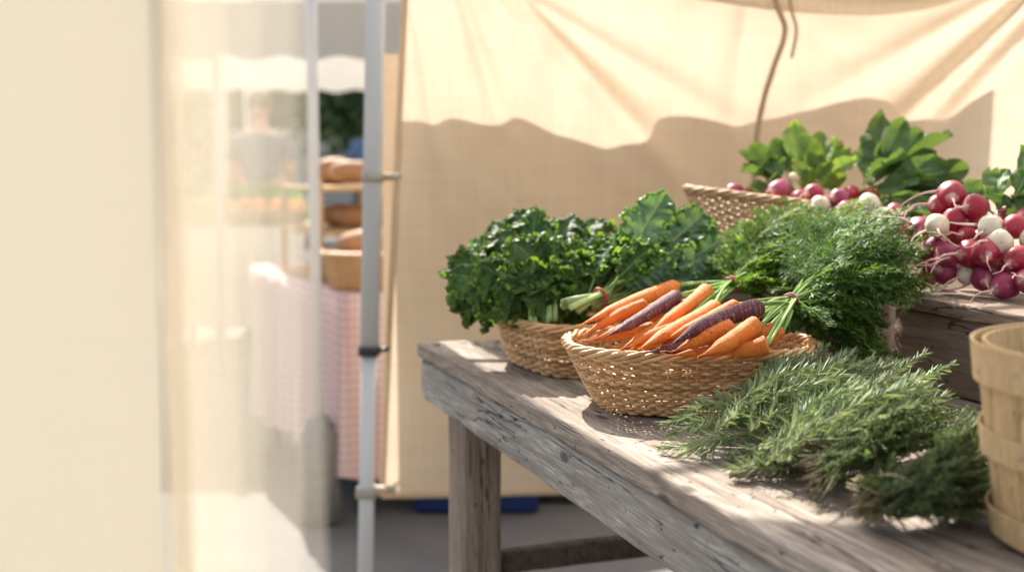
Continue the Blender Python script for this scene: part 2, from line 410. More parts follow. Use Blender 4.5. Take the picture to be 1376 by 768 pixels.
def plank(u0, u1, v0, v1, z0, z1, seed, nx=70, amp=.0011, axis=0, r=.004):
    """loft with worn edges, long side along local x (or y when axis=1, z when axis=2)."""
    mb = MB(); hw, hh = (v1 - v0) / 2, (z1 - z0) / 2
    prof = []
    for cx, cy, a0 in ((1, 1, 0), (-1, 1, 90), (-1, -1, 180), (1, -1, 270)):
        for q in (0, 30, 60, 90):
            an = math.radians(a0 + q)
            prof.append(((hw - r) * cx + r * math.cos(an), (hh - r) * cy + r * math.sin(an)))
    n = len(prof); vs = []; fs = []
    for i in range(nx + 1):
        x = lerp(u0, u1, i / nx)
        e = min(i, nx - i); sh = .0 if e else .0018
        for j, (a, b) in enumerate(prof):
            wv = amp * noise.noise(V((x * 9, seed * 3.1 + j // 4 * 7, 0))) * 2 + amp * .9 * noise.noise(V((x * 45, seed * 5.7 + j // 2 * 3, 1)))
            l = math.hypot(a, b)
            aa = a * (1 - sh / max(hw, .01)) + wv * (1 if a > 0 else -1); bb = b * (1 - sh / max(hh, .01)) + wv * (1 if b > 0 else -1) * .6
            y, z = (v0 + v1) / 2 + aa, (z0 + z1) / 2 + bb
            dx = .002 * noise.noise(V((j * .9, seed, 5))) if e == 0 else 0
            vs.append((x + dx, y, z) if axis == 0 else ((y, x, z) if axis == 1 else (y, z, x)))
        if i:
            for j in range(n):
                fs.append(((i - 1) * n + j, i * n + j, i * n + (j + 1) % n, (i - 1) * n + (j + 1) % n))
    fs.append(tuple(range(n))); fs.append(tuple(nx * n + j for j in reversed(range(n))))
    mb.add(vs, fs); return mb

tbl = thing('market_table', (C1.x, C1.y, 0), 'long weathered grey plank table carrying the vegetable baskets and herbs', 'table', rz=TRZ)
vv = 0.0
for i, wdt in enumerate((.112, .150, .145, .16, .15, .16, .15)):
    plank(0 + R.uniform(0, .006), 2.5, vv + .0005, vv + wdt - .0035, .822, .85 - (.0015 if i % 2 else 0) + R.uniform(0, .001), i).build('tabletop_board', M_TABLE, tbl); vv += wdt
TW = vv
plank(.004, 2.49, .008, .040, .742, .8185, 31, r=.005).build('apron', M_APRON, tbl)
plank(.006, 2.48, TW - .04, TW - .008, .742, .8205, 32).build('apron', M_APRON, tbl)
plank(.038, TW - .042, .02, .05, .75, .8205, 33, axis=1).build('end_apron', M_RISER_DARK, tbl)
for u in (.09, 2.2):
    for v in (.037, TW - .115):
        plank(0, .821, v, v + .075, u, u + .1, u + v, nx=20, axis=2, r=.004)
        mb = MB()
        q = plank(0, .8205, u, u + .1, v, v + .073, 40 + u + v, nx=20, axis=2, r=.005); mb = q
        mb.build('leg', M_LEG, tbl)
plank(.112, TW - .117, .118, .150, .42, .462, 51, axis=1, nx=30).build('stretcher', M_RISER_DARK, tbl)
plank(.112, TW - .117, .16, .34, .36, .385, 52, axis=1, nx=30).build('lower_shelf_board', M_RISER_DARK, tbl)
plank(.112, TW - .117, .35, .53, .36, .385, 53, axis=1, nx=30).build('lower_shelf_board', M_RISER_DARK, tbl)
# nails in the top boards near the end
for v in (.03, .085, .15, .23, .29, .38):
    mb = MB(); mb.tube([V((.05, v, .846)), V((.05, v, .8515))], .0032, 8)
    mb.build('nail', M_BLACK, tbl)

# ------------------------------------------------------------------ riser box on the right and crate behind
RB = P(1199, 511, z=.85)
rel = RB - V((C1.x, C1.y, .85)); U0, V0 = rel.dot(D), rel.dot(Wd)
rb = thing('riser_box', (RB.x, RB.y, .85), 'long dark weathered wooden riser box holding the pile of red and white radishes', 'wooden box', rz=TRZ)
RH = .142
plank(0, 1.5, .0, .026, .002, RH - .024, 61, r=.003).build('front_board', M_BOX, rb)
plank(0, 1.5, .274, .30, .002, RH - .024, 62, r=.003).build('back_board', M_BOX, rb)
plank(.027, .273, .002, .026, .002, RH - .024, 63, axis=1, nx=10, r=.003).build('end_board', M_BOX, rb)
plank(.027, .273, 1.474, 1.498, .002, RH - .024, 64, axis=1, nx=10, r=.003).build('end_board', M_BOX, rb)
plank(-.012, 1.51, -.010, .158, RH - .0225, RH, 65, r=.004).build('top_board', M_BOX, rb)
plank(-.008, 1.51, .162, .325, RH - .0225, RH - .001, 66, r=.004).build('top_board', M_BOX, rb)
ZR = .85 + RH

# crate under back basket
CR = V((.535, 0, 0))
crz = math.radians(-24)
CRX, CRY = CR.x + .0, 2.33
ZC = 1.012
cr = thing('slatted_crate', (CRX, CRY + .01, .85), 'brown slatted wooden crate under the rear radish basket', 'crate', rz=crz)
for j, zz in enumerate((.004, .056, .108)):
    plank(-.22, .22, -.15, -.138, zz, zz + .046, 70 + j, nx=16, r=.002).build('slat', M_BOX, cr)
    plank(-.22, .22, .138, .15, zz, zz + .046, 75 + j, nx=16, r=.002).build('slat', M_BOX, cr)
    plank(-.137, .137, -.22, -.209, zz, zz + .046, 80 + j, nx=10, axis=1, r=.002).build('slat', M_BOX, cr)
    plank(-.137, .137, .209, .22, zz, zz + .046, 85 + j, nx=10, axis=1, r=.002).build('slat', M_BOX, cr)
plank(-.235, .235, -.162, .162, .1582, .1615, 90, nx=16, r=.0004, amp=0).build('lid', M_BOX, cr)

# ------------------------------------------------------------------ wicker baskets
def basket(name, label, cx, cy, z0, rz, a, b, h, taper=.8, ns=60, rows=15, p=3.0, mat=M_WICK, seed=0, wr=.0027, rim=.0062, tilt=0.0):
    rr = random.Random(seed)
    t = thing(name, (cx, cy, z0), label, 'basket', 'wicker baskets of vegetables')
    dense = []
    N = 720
    for i in range(N):
        an = 2 * PI * i / N; c, s = math.cos(an), math.sin(an)
        dense.append(V((math.copysign(abs(c) ** (2 / p), c) * a, math.copysign(abs(s) ** (2 / p), s) * b, 0)))
    L = [0]
    for i in range(N): L.append(L[-1] + (dense[(i + 1) % N] - dense[i]).length)
    def at(f):
        f = (f % 1.0) * L[-1]; lo, hi = 0, N
        while hi - lo > 1:
            m = (lo + hi) // 2
            if L[m] <= f: lo = m
            else: hi = m
        q = (f - L[lo]) / max(L[lo + 1] - L[lo], 1e-9)
        return dense[lo % N].lerp(dense[(lo + 1) % N], q)
    M = Matrix.Rotation(rz, 3, 'Z'); O = V((cx, cy, z0))
    sub = 4; NP = ns * sub
    base = [at(i / NP) for i in range(NP)]
    nor = []
    for i in range(NP):
        tg = (base[(i + 1) % NP] - base[i - 1]).normalized(); nor.append(V((tg.y, -tg.x, 0)))
    def s_(z): return taper + (1 - taper) * (max(z, 0) / h) ** .75
    mb = MB()
    for r in range(rows):
        zr = .0035 + (h - .009) * r / (rows - 1)
        ph = rr.random() * 6; tone = rr.random()
        pts = []
        for i in range(NP):
            zz = zr + .0011 * math.sin(i * 2 * PI / NP * 3 + ph) + .0009 * noise.noise(V((i * .25, r * 3.3, seed)))
            off = .0034 * math.cos(PI * i / sub) * (1 if r % 2 else -1)
            p_ = base[i] * s_(zz) + nor[i] * (off + .0006 * noise.noise(V((i * .4, r, 9))))
            # bellied sides sag a touch like hand-woven work
            p_ += nor[i] * .003 * noise.noise(V((base[i].x * 14, base[i].y * 14, seed + zz * 10)))
            pts.append(O + M @ V((p_.x, p_.y, zz)))
        # split the ring into strands of slightly different tone
        mb.loop(pts, wr * rr.uniform(.88, 1.12), 5, (0, 0, tone))
    mb.build('woven_side', mat, t)
    mb = MB()
    for i in range(ns):
        q = i * sub
        pts = []
        for j in range(7):
            zz = h * j / 6
            p_ = base[q] * s_(zz); pts.append(O + M @ V((p_.x, p_.y, zz + .002)))
        mb.tube(pts, .0019, 5, (0, 0, rr.random()))
    mb.build('stakes', mat, t).name = 'stake_cage'
    # braided rim
    mb = MB()
    turns = ns // 3
    for sidx in range(4):
        pts = []
        m = turns * 10
        for i in range(m):
            f = i / m; bp = at(f); tg = (at(f + .002) - at(f - .002)).normalized(); nn = V((tg.y, -tg.x, 0))
            an = 2 * PI * (turns * f * .5 + sidx / 4)
            wob = .0015 * noise.noise(V((f * 60, sidx * 5, seed)))
            pp = bp * 1.0 + nn * (rim * .85 * math.cos(an) + wob)
            pts.append(O + M @ V((pp.x, pp.y, h + rim * .75 * math.sin(an) + wob)))
        if (turns * .5) % 1 and False: pass
        mb.loop(pts, rim * .52, 6, (0, 0, .25 + .5 * rr.random()))
    mb.build('braided_rim', mat, t)
    mb = MB()
    vs = [O + M @ V((at(i / 60).x * taper, at(i / 60).y * taper, .003)) for i in range(60)]
    vs2 = [v_ + V((0, 0, .004)) for v_ in vs]
    mb.add(vs + vs2, [tuple(reversed(range(60))), tuple(range(60, 120))] + [(i, (i + 1) % 60, 60 + (i + 1) % 60, 60 + i) for i in range(60)])
    mb.build('basket_bottom', mat, t, smooth=False)
    if tilt:
        for ch in t.children:
            for vv_ in ch.data.vertices: vv_.co.z += tilt * vv_.co.x + abs(tilt) * a * taper
    return t
# ---- carrots basket
BCX, BCY = P(925, 500, Y=1.70).x, 1.695
basket('wicker_basket', 'honey wicker basket of orange and purple carrots nearest the camera', BCX, BCY, .8505, math.radians(3), .176, .128, .089, .72, 72, 18, 2.7, M_WICK, 3)
# ---- kale basket
kf = P(732, 440, z=.94); kl = P(640, 413, z=.935)
kd = (kl - kf); kd.z = 0; kdl = .29; kd.normalize(); kw = V((kd.y, -kd.x, 0))
kc = kf + kd * (kdl / 2) + kw * .17
krz = math.atan2(kd.y, kd.x)
basket('wicker_basket', 'honey wicker basket at the table end filled with dark green kale', kc.x, kc.y, .8505, krz, kdl / 2, .17, .083, .84, 64, 17, 4.0, M_WICK, 5)
# ---- rear basket
RBX, RBY = CRX - .0, 2.32
basket('wicker_basket', 'greyish wicker basket of radishes raised on the crate at the back', RBX, RBY, ZC + .0015, math.radians(-24), .190, .135, .090, .80, 66, 13, 3.2, M_WICK2, 8, wr=.0028, tilt=-.12)

# ------------------------------------------------------------------ leaf generators
def leaf(mb, base, tip, width, nrm, bend=.02, kind='radish', pet=.3, seed=0, nu=26, nv=6, stemr=.0022, cup=.0):
    """blade with petiole; luv = (along, across -1..1, is stem)."""
    base = V(base); tip = V(tip); L = (tip - base).length; ax = (tip - base).normalized()
    nrm = (V(nrm) - ax * V(nrm).dot(ax)).normalized(); side = ax.cross(nrm)
    mid = lambda t: base + (tip - base) * t + nrm * (bend * math.sin(PI * t * .9)) + side * (.02 * L * noise.noise(V((t * 2, seed, 3))))
    ph1, ph2 = noise.noise(V((seed, 1, 1))) * 9, noise.noise(V((seed, 4, 1))) * 9
    vs = []; fs = []; at = []
    ncol = 2 * nv + 1
    for i in range(nu + 1):
        s = i / nu; t = pet + (1 - pet) * s
        c = mid(t)
        if kind == 'radish':
            wp = (math.sin(PI * min(s ** .8, 1)) ** .7) * (.35 + .75 * s) if s < 1 else 0
            wp = max(wp, 0) * (1.06 + .06 * math.sin(s * 24 + ph1) + .03 * math.sin(s * 61 + ph2))
            if s < .25: wp *= .6 + .3 * abs(math.sin(s * 22 + ph2))
        elif kind == 'flat':
            wp = min(1, (s / .3) ** .7) * math.sqrt(max(0, 1 - max(0, (s - .5) / .5) ** 2.2))
            wp *= .72 + .28 * abs(math.sin(s * 13 + ph1)) + .10 * math.sin(s * 70 + ph2)
        else:
            wp = min(1, (s / .3) ** .7) * math.sqrt(max(0, 1 - max(0, (s - .55) / .45) ** 2.4))
            wp *= 1 + .14 * math.sin(s * 17 + ph1)
        wp = max(wp, .015)
        for j in range(ncol):
            v = (j - nv) / nv; av = abs(v); sg = 1 if v > 0 else -1
            if kind == 'curly':
                A = .0065 * av ** 1.5
                f1 = s * 42 + ph1 + sg * 1.3 + 3 * noise.noise(V((s * 5, seed, sg))); f2 = s * 131 + ph2 * sg
                off = A * (1.0 * math.sin(f1) + .45 * math.sin(f2 + av * 5) + 1.2 * noise.noise(V((s * 9, seed * 3, sg)))) + width * .30 * av - width * .35 * av ** 3
                lat = 1 - .22 * av ** 2 * (1 + math.sin(f1 * .5 + 1)) + .10 * av * math.sin(f2)
                ashift = .0050 * av ** 1.5 * math.cos(f1 + av) + .0035 * av * math.cos(f2)
            elif kind == 'flat':
                A = width * .22 * av ** 1.6
                off = A * (math.sin(s * 15 + ph1 + sg) + .8 * math.sin(s * 44 + ph2)) + width * .15 * av
                lat = 1; ashift = width * .08 * av ** 2 * math.sin(s * 40 + ph1) + width * .25 * av * (1 - s)
            else:
                A = width * .14 * av ** 1.5
                off = A * (math.sin(s * 9 + ph1 + sg) + .5 * math.sin(s * 21 + ph2)) + width * (.22 + cup) * av ** 1.3
                lat = 1; ashift = width * .15 * av * (1 - s)
            vs.append(c + side * (v * width * wp * lat) + nrm * off * min(1, s * 6) + ax * ashift)
            at.append((s, v, 0))
        if i:
            for j in range(ncol - 1):
                a = (i - 1) * ncol + j; fs.append((a, a + 1, a + ncol + 1, a + ncol))
    mb.add(vs, fs, at)
    if kind in ('curly', 'flat'):           # a crinkled frill along each margin
        sz = .0078 if kind == 'curly' else .0042; wl = .0125 if kind == 'curly' else .010
        for col_, sg in ((0, -1), (ncol - 1, 1)):
            edge = [vs[i * ncol + col_] for i in range(nu + 1)]; inner = [vs[i * ncol + col_ - sg] for i in range(nu + 1)]
            if kind == 'flat' : edge = edge[2:]; inner = inner[2:]
            Lc = [0]
            for i in range(1, len(edge)): Lc.append(Lc[-1] + (edge[i] - edge[i - 1]).length)
            K = max(12, int(min(Lc[-1], .6) / wl * 9)); rv_ = []; rf = []; q = 0
            for i in range(K + 1):
                d_ = Lc[-1] * i / K
                while q < len(Lc) - 2 and Lc[q + 1] < d_: q += 1
                f_ = (d_ - Lc[q]) / max(Lc[q + 1] - Lc[q], 1e-6); f_ = min(max(f_, 0), 1)
                e_ = edge[q].lerp(edge[q + 1], f_); in_ = inner[q].lerp(inner[q + 1], f_)
                out = (e_ - in_); out = out.normalized() if out.length > 1e-6 else side * sg
                tg = (edge[q + 1] - edge[q]); tg = tg.normalized() if tg.length > 1e-7 else ax
                nn_ = out.cross(tg); nn_ = nn_.normalized() if nn_.length > 1e-6 else nrm
                ph = 2 * PI * d_ / wl + 2.2 * noise.noise(V((d_ * 60, seed, sg))); am = sz * (.7 + .7 * abs(noise.noise(V((d_ * 90, seed * 2, sg)))))
                rv_.append(e_ - out * .004)
                rv_.append(e_ + out * am * .5 + nn_ * am * .7 * math.sin(ph))
                rv_.append(e_ + out * am * (.8 + .3 * math.cos(ph * 2)) + nn_ * am * 1.25 * math.sin(ph) + tg * am * .6 * math.cos(ph))
                rv_.append(e_ + out * am * .9 + nn_ * am * 1.5 * math.sin(ph + .5) + tg * am * .9 * math.cos(ph + .4))
                if i:
                    for z_ in range(3): a_ = (i - 1) * 4 + z_; rf.append((a_, a_ + 1, a_ + 5, a_ + 4))
            mb.add(rv_, rf, (.53, 1, 0))
    pts = [mid(t) for t in [x / 14 * .94 for x in range(15)]]
    mb.tube(pts, [lerp(stemr, stemr * .28, i / 14) for i in range(15)], 5, (0, 0, 1))

# ------------------------------------------------------------------ kale
kb_org = P(726, 413, Y=2.0)
k1 = thing('kale_bunch', (kb_org.x, kb_org.y, kb_org.z - .05), 'bunch of tightly curled dark green kale with a red band, left in the basket', 'kale', 'kale bunches in the basket')
targets = []
spec = [  # px, py, Y of tips
    (602, 372, 2.02), (612, 345, 2.08), (640, 322, 2.14), (664, 312, 2.08), (700, 290, 2.16), (722, 285, 2.10), (752, 295, 2.2), (776, 292, 2.14),
    (800, 300, 2.22), (822, 298, 2.16), (838, 312, 2.2), (650, 352, 1.96), (685, 330, 1.98), (720, 322, 2.0), (762, 325, 2.02), (800, 330, 2.05),
    (630, 388, 1.97), (668, 380, 1.93), (705, 362, 1.94), (742, 356, 1.95), (785, 360, 1.98), (822, 350, 2.02), (700, 395, 1.92), (760, 388, 1.94),
    (640, 408, 2.02), (612, 395, 2.06), (790, 392, 2.0), (660, 300, 2.2), (735, 300, 2.24), (845, 345, 2.15),(735, 380, 1.93),(690, 345, 2.06)]
for i, (px, py, Y) in enumerate(spec):
    tp = P(px, py, Y=Y) + rv(.006)
    b = kb_org + V((R.uniform(-.02, .03), R.uniform(0, .05), R.uniform(-.03, .0)))
    out = (tp - kb_org).normalized()
    nr = V((0, -.75, .55)) + out * -.3 + rv(.35)
    if i % 3 == 0: nr = V((-.4, -.2, 1)) + rv(.4)
    mb = MB(); leaf(mb, b, tp, R.uniform(.036, .048), nr, R.uniform(.008, .03), 'curly', .22, i * 1.37, 120, 8, .0032)
    mb.build('kale_leaf', M_KALE, k1)
mb = MB(); c0 = P(725, 409, Y=1.925)
mb.loop([c0 + V((.017 * math.cos(q), .014 * math.sin(q) * .5 + .014, .013 * math.sin(q))) for q in [2 * PI * i / 24 for i in range(24)]], .0026, 6)
mb.build('rubber_band', M_BAND, k1)
for i in range(7):
    mb = MB(); s0 = P(716 + i * 5, 418, Y=1.91) + rv(.004); mb.tube([s0 + V((0, 0, -.02)), s0 + V((0, .02, .0)), s0 + V((0, .08, .02))], .0045, 7, (0, .5, 0)); mb.build('stalk', M_KSTEM, k1)

kb2 = P(806, 400, Y=1.90)
k2 = thing('kale_bunch', (kb2.x, kb2.y, kb2.z - .05), 'bunch of flat blue-green kale leaves with pale thick stalks pointing left, right in the basket', 'kale', 'kale bunches in the basket')
spec = [  # tip px,py,Y,width, normal
    (893, 262, 2.02, .040, (-.25, -1, .15)), (946, 286, 2.08, .042, (-.3, -1, .5)), (972, 322, 2.05, .045, (-.1, -.8, .8)), (985, 352, 2.02, .042, (0, -.7, .8)),
    (915, 310, 2.06, .045, (-.3, -.9, .6)), (945, 345, 1.98, .042, (0, -.8, .7)), (868, 300, 2.08, .040, (-.6, -.8, .3)), (900, 350, 1.96, .040, (.1, -.9, .5)),
    (930, 372, 1.94, .036, (0, -.6, .9)), (860, 335, 2.02, .036, (-.3, -.9, .4)), (975, 372, 1.98, .040, (0, -.5, .9)), (880, 322, 2.12, .04, (-.4, -.9, .2)), (960, 305, 2.14, .04, (.2, -.8, .5)), (925, 335, 2.1, .05, (0, -.9, .5))]
for i, (px, py, Y, wd, nr) in enumerate(spec):
    mb = MB(); b = kb2 + V((R.uniform(-.01, .012), R.uniform(-.005, .03), R.uniform(-.02, .004)))
    leaf(mb, b, P(px, py, Y=Y), wd, nr, R.uniform(-.012, .012), 'flat', .25, 50 + i * 2.3, 60, 7, .0036)
    mb.build('kale_leaf', M_KALE2, k2)
ax2 = (P(835, 380, Y=1.95) - P(760, 412, Y=1.85)).normalized()
for i in range(9):
    mb = MB(); e = P(756 + R.uniform(-2, 26), 409 + R.uniform(-6, 14), Y=1.84 + R.uniform(0, .05))
    mb.tube([e, e.lerp(kb2, .5) + V((0, 0, .003)), kb2 + rv(.0075) + ax2 * .012], [.0056, .0050, .0040], 8, (0, R.random(), 0)); mb.build('stalk', M_KSTEM, k2)
mb = MB(); ax = (P(835, 380, Y=1.95) - P(760, 412, Y=1.85)).normalized(); s1 = ax.cross(V((0, 0, 1))).normalized(); s2 = ax.cross(s1)
bc = P(812, 396, Y=1.905)
bc = kb2 + ax * .0; mb.loop([bc + s1 * .0135 * math.cos(q) + s2 * .0150 * math.sin(q) for q in [2 * PI * i / 24 for i in range(24)]], .0026, 6)
mb.build('rubber_band', M_BAND, k2)
mb = MB(); leaf(mb, kb2 + V((-.02, .03, -.01)), P(838, 312, Y=1.99), .030, (-1, -.6, .3), .01, 'curly', .35, 77, 100, 8); mb.build('kale_leaf', M_KALE, k2)
mb = MB(); leaf(mb, kb2 + V((0, .0, 0)), P(880, 330, Y=1.90), .022, (.3, -.8, .8), .01, 'curly', .4, 78, 100, 8); mb.build('kale_leaf', M_KALE, k2)

# ------------------------------------------------------------------ carrots
def carrot(parent, crown, tip, rad, mat, seed, bend=.006, hair=True):
    mb = MB(); n = 44; ns = 16
    ax = tip - crown; L = ax.length; ax.normalize(); sd = ax.cross(V((0, 0, 1))).normalized(); up = sd.cross(ax)
    vs = []; fs = []; at = []
    for i in range(n + 1):
        t = i / n
        if t < .05: r = rad * (.30 + .70 * math.sin(t / .05 * PI / 2))
        else:
            q = (t - .05) / .95; r = rad * (1 - .28 * q - .22 * q ** 2) if q < .72 else rad * lerp(.685, .05, ((q - .72) / .28) ** .8)
        r *= 1 + .05 * noise.noise(V((t * 26, seed * 3, 0))) + .03 * noise.noise(V((t * 70, seed * 3, 2)))
        c = crown + ax * (L * t) + sd * bend * math.sin(PI * t + seed) + up * bend * .7 * math.sin(2.4 * t + seed * 2)
        for j in range(ns):
            a = 2 * PI * j / ns; k_ = 1 + .05 * noise.noise(V((math.cos(a), math.sin(a), t * 9 + seed)))
            vs.append(c + (sd * math.cos(a) + up * math.sin(a)) * r * k_); at.append((t + seed * .37, math.cos(a), 0))
        if i:
            for j in range(ns): fs.append(((i - 1) * ns + j, i * ns + j, i * ns + (j + 1) % ns, (i - 1) * ns + (j + 1) % ns))
    fs.append(tuple(range(ns))); fs.append(tuple(n * ns + j for j in reversed(range(ns))))
    mb.add(vs, fs, at)
    o = mb.build('carrot', mat, parent)
    if hair:
        e = V(vs[-ns // 2]); m2 = MB()
        m2.tube([e - ax * .004, e + ax * .007 + up * .001, e + ax * .013 + sd * R.uniform(-.005, .005) + up * R.uniform(-.001, .006), e + ax * .018 + sd * R.uniform(-.008, .008) + up * R.uniform(-.001, .011)], [.0011, .0006, .00045, .00025], 5, (0, 0, 0))
        h = m2.build('root_hair', mat, o); h.location = (0, 0, 0)
        # child meshes store coordinates relative to the bunch origin
    return o
def root_parent_fix(parent):
    pass
def stems(parent, frm, to, n, spread, r=.0018, sag=.0):
    for i in range(n):
        mb = MB(); a = frm + rv(.003); b = to + rv(spread)
        mb.tube(bez(a, (a + b) / 2 + V((0, 0, .006 + sag)) + rv(.004), b, 8), [r * 1.25] * 4 + [r] * 4, 6, (0, R.random(), 0))
        mb.build('stem', M_STEM, parent)

def frond(mb, p0, d0, L, droop, seed, lo=.30):
    rr = random.Random(seed)
    d = V(d0).normalized(); n = 18; pts = [V(p0)]; cur = d.copy()
    wob = V((rr.uniform(-1, 1), rr.uniform(-1, 1), rr.uniform(-1, 1))) * .25
    for i in range(n):
        cur = (cur + V((0, 0, -droop / n)) * (.4 + i / n * 1.4) + wob / n).normalized()
        pts.append(pts[-1] + cur * (L / n))
    mb.tube(pts, [lerp(.0017, .0005, i / n) for i in range(n + 1)], 4, (0, .6, 1), cap=False)
    npin = 9
    for i in range(npin):
        s = lo + (1 - lo) * (i / npin) ** .9
        f = s * n; a = int(min(f, n - 1)); p = pts[a].lerp(pts[a + 1], f - a); tg = (pts[a + 1] - pts[a]).normalized()
        pl = L * .30 * (1 - .65 * (i / npin)) * rr.uniform(.8, 1.15)
        perp = tg.cross(V((rr.uniform(-.5, .5), rr.uniform(-.5, .5), 1))).normalized()
        for sgn in (-1, 1):
            pd = (perp * sgn + tg * .75 + V((rr.uniform(-.35, .35), rr.uniform(-.35, .35), rr.uniform(-.1, .45)))).normalized()
            m = 6; q = [p]; c2 = pd.copy()
            for j in range(m):
                c2 = (c2 + V((0, 0, -.05)) + tg * .03).normalized(); q.append(q[-1] + c2 * (pl / m))
            pn = pd.cross(tg).normalized()
            # thin axis
            vs = []; fs = []
            for j, x in enumerate(q): vs += [x - pn * .00035, x + pn * .00035]
            fs = [(2 * j, 2 * j + 1, 2 * j + 3, 2 * j + 2) for j in range(m)]
            mb.add(vs, fs, (0, .6, .6))
            for j in range(1, m + 1):
                sl_ = pl * .42 * (1 - .55 * j / m) + .003
                ld = (q[j] - q[j - 1]).normalized(); sp = ld.cross(pn).normalized()
                for sg2 in ((-1, 1) if j < m else (-1, 0, 1)):
                    dd = (sp * sg2 * .9 + ld * .8 + pn * rr.uniform(-.5, .5)).normalized()
                    ww = .0017; tw = (dd.cross(pn) + pn * rr.uniform(-.9, .9)).normalized()
                    br = rr.random()
                    e = q[j] + dd * sl_
                    mid_ = q[j] + dd * sl_ * .55
                    mb.add([q[j], mid_ + tw * ww, e, mid_ - tw * ww], [(0, 1, 2, 3)], (0, br, 0))
                    for h in (-1, 1):
                        b2 = q[j] + dd * sl_ * .4; dl = (dd + tw * h * 1.1).normalized(); e2 = b2 + dl * sl_ * .5; m2 = (b2 + e2) / 2; t2 = dl.cross(pn).normalized()
                        mb.add([b2, m2 + t2 * ww * .8, e2, m2 - t2 * ww * .8], [(0, 1, 2, 3)], (0, br, 0))

def band_ring(parent, c, ax, r1, mat, turns=3, rad=.0016):
    ax = ax.normalized(); s1 = ax.cross(V((0, 0, 1))).normalized(); s2 = ax.cross(s1); mb = MB(); N = 24 * turns
    pts = [c + s1 * r1 * math.cos(2 * PI * i / 24) + s2 * r1 * .9 * math.sin(2 * PI * i / 24) + ax * (.004 * math.sin(i * .13) + .002 * math.sin(i * .26 + 1)) for i in range(N)]
    mb.tube(pts, rad, 6); return mb.build('rubber_band', mat, parent)

cb1 = thing('carrot_bunch', (BCX, BCY + .05, .87), 'rear bunch of orange carrots and one purple carrot, leafy tops tied with a red band', 'carrots', 'carrot bunches in the basket')
cb2 = thing('carrot_bunch', (BCX + .05, BCY, .87), 'front bunch of carrots with a thick dark purple one on top, tied with purple band', 'carrots', 'carrot bunches in the basket')
CL = [ # bunch, crown px,py,z ; tip px,py,z ; radius ; mat
    (1, 910, 384, 1.003, 782, 437, .966, .0105, 'o'), (1, 915, 396, 1.004, 811, 450, .966, .0095, 'p'),
    (1, 950, 391, 1.002, 872, 449, .962, .0105, 'o'), (1, 958, 408, .996, 868, 468, .957, .0115, 'o'),
    (1, 872, 412, .985, 784, 447, .953, .0085, 'o'), (1, 890, 418, .980, 800, 455, .950, .0085, 'o'), (1, 905, 428, .975, 838, 466, .947, .0085, 'o'),
    (1, 928, 425, .978, 850, 470, .946, .009, 'o'), (1, 935, 440, .968, 842, 466, .944, .009, 'o'), (1, 880, 438, .966, 790, 460, .936, .0085, 'o'),
    (2, 990, 410, 1.002, 896, 454, .965, .0095, 'o'), (2, 1024, 411, 1.006, 904, 466, .964, .0112, 'p'),
    (2, 1022, 436, .990, 940, 474, .962, .0118, 'o'), (2, 985, 440, .982, 908, 472, .955, .0105, 'o'), (2, 1032, 460, .972, 974, 476, .955, .0105, 'o'),
    (2, 965, 436, .975, 880, 470, .948, .0095, 'o'), (2, 960, 455, .962, 872, 474, .945, .009, 'p'), (2, 1012, 462, .962, 905, 476, .948, .0095, 'o'),
    (2, 1000, 432, .975, 930, 462, .955, .009, 'o'),
    (2, 1052, 448, .966, 985, 478, .950, .0095, 'o'), (2, 1042, 440, .978, 968, 470, .958, .0085, 'o')]
for i, (bn, cx, cy, cz, tx, ty, tz, r_, m_) in enumerate(CL):
    par = cb1 if bn == 1 else cb2
    o = carrot(par, P(cx, cy, z=cz), P(tx, ty, z=tz), r_ * 1.17, M_CARROT if m_ == 'o' else M_PURPLE, i * 1.71, R.uniform(.003, .008))
B1 = P(984, 381, Y=1.86); B2 = P(1064, 405, Y=1.69)
for i, (bn, cx, cy, cz, *_) in enumerate(CL):
    c = P(cx, cy, z=cz)
    par, B = (cb1, B1) if bn == 1 else (cb2, B2)
    stems(par, c + (B - c).normalized() * -.002, B, 3 if i not in (4, 5, 9, 16) else 1, .007)
band_ring(cb1, B1, V((.8, .45, .35)), .013, M_BAND); band_ring(cb2, B2, V((.8, .3, .3)), .0135, M_BANDP)
rr = random.Random(11)
def fan(parent, B, tgt, n, seed, Lm, droop):
    for i in range(n):
        px, py, Y = tgt[i % len(tgt)]
        tp = P(px + rr.uniform(-14, 14), py + rr.uniform(-10, 12), Y=Y + rr.uniform(-.03, .03))
        L = (tp - B).length * rr.uniform(.9, 1.06)
        d = (tp - B).normalized() + V((0, 0, droop * .38))
        mb = MB(); frond(mb, B + rv(.006), d, L, droop * rr.uniform(.8, 1.25), seed + i, lo=rr.uniform(.22, .36)); mb.build('frond', M_FROND2 if parent is cb1 else M_FROND, parent)
fan(cb1, B1, [(1090, 292, 2.0), (1065, 298, 2.02), (1040, 305, 2.0), (1110, 300, 2.04), (1125, 315, 2.0), (1010, 312, 2.0), (1130, 335, 1.95), (1095, 330, 1.93),
              (1060, 335, 1.92), (1030, 330, 1.93), (1005, 335, 1.95), (1110, 355, 1.90), (1075, 365, 1.86), (1045, 360, 1.85), (1140, 300, 2.05), (990, 340, 2.02), (1030, 385, 1.82), (1070, 395, 1.82)], 54, 100, .2, .35)
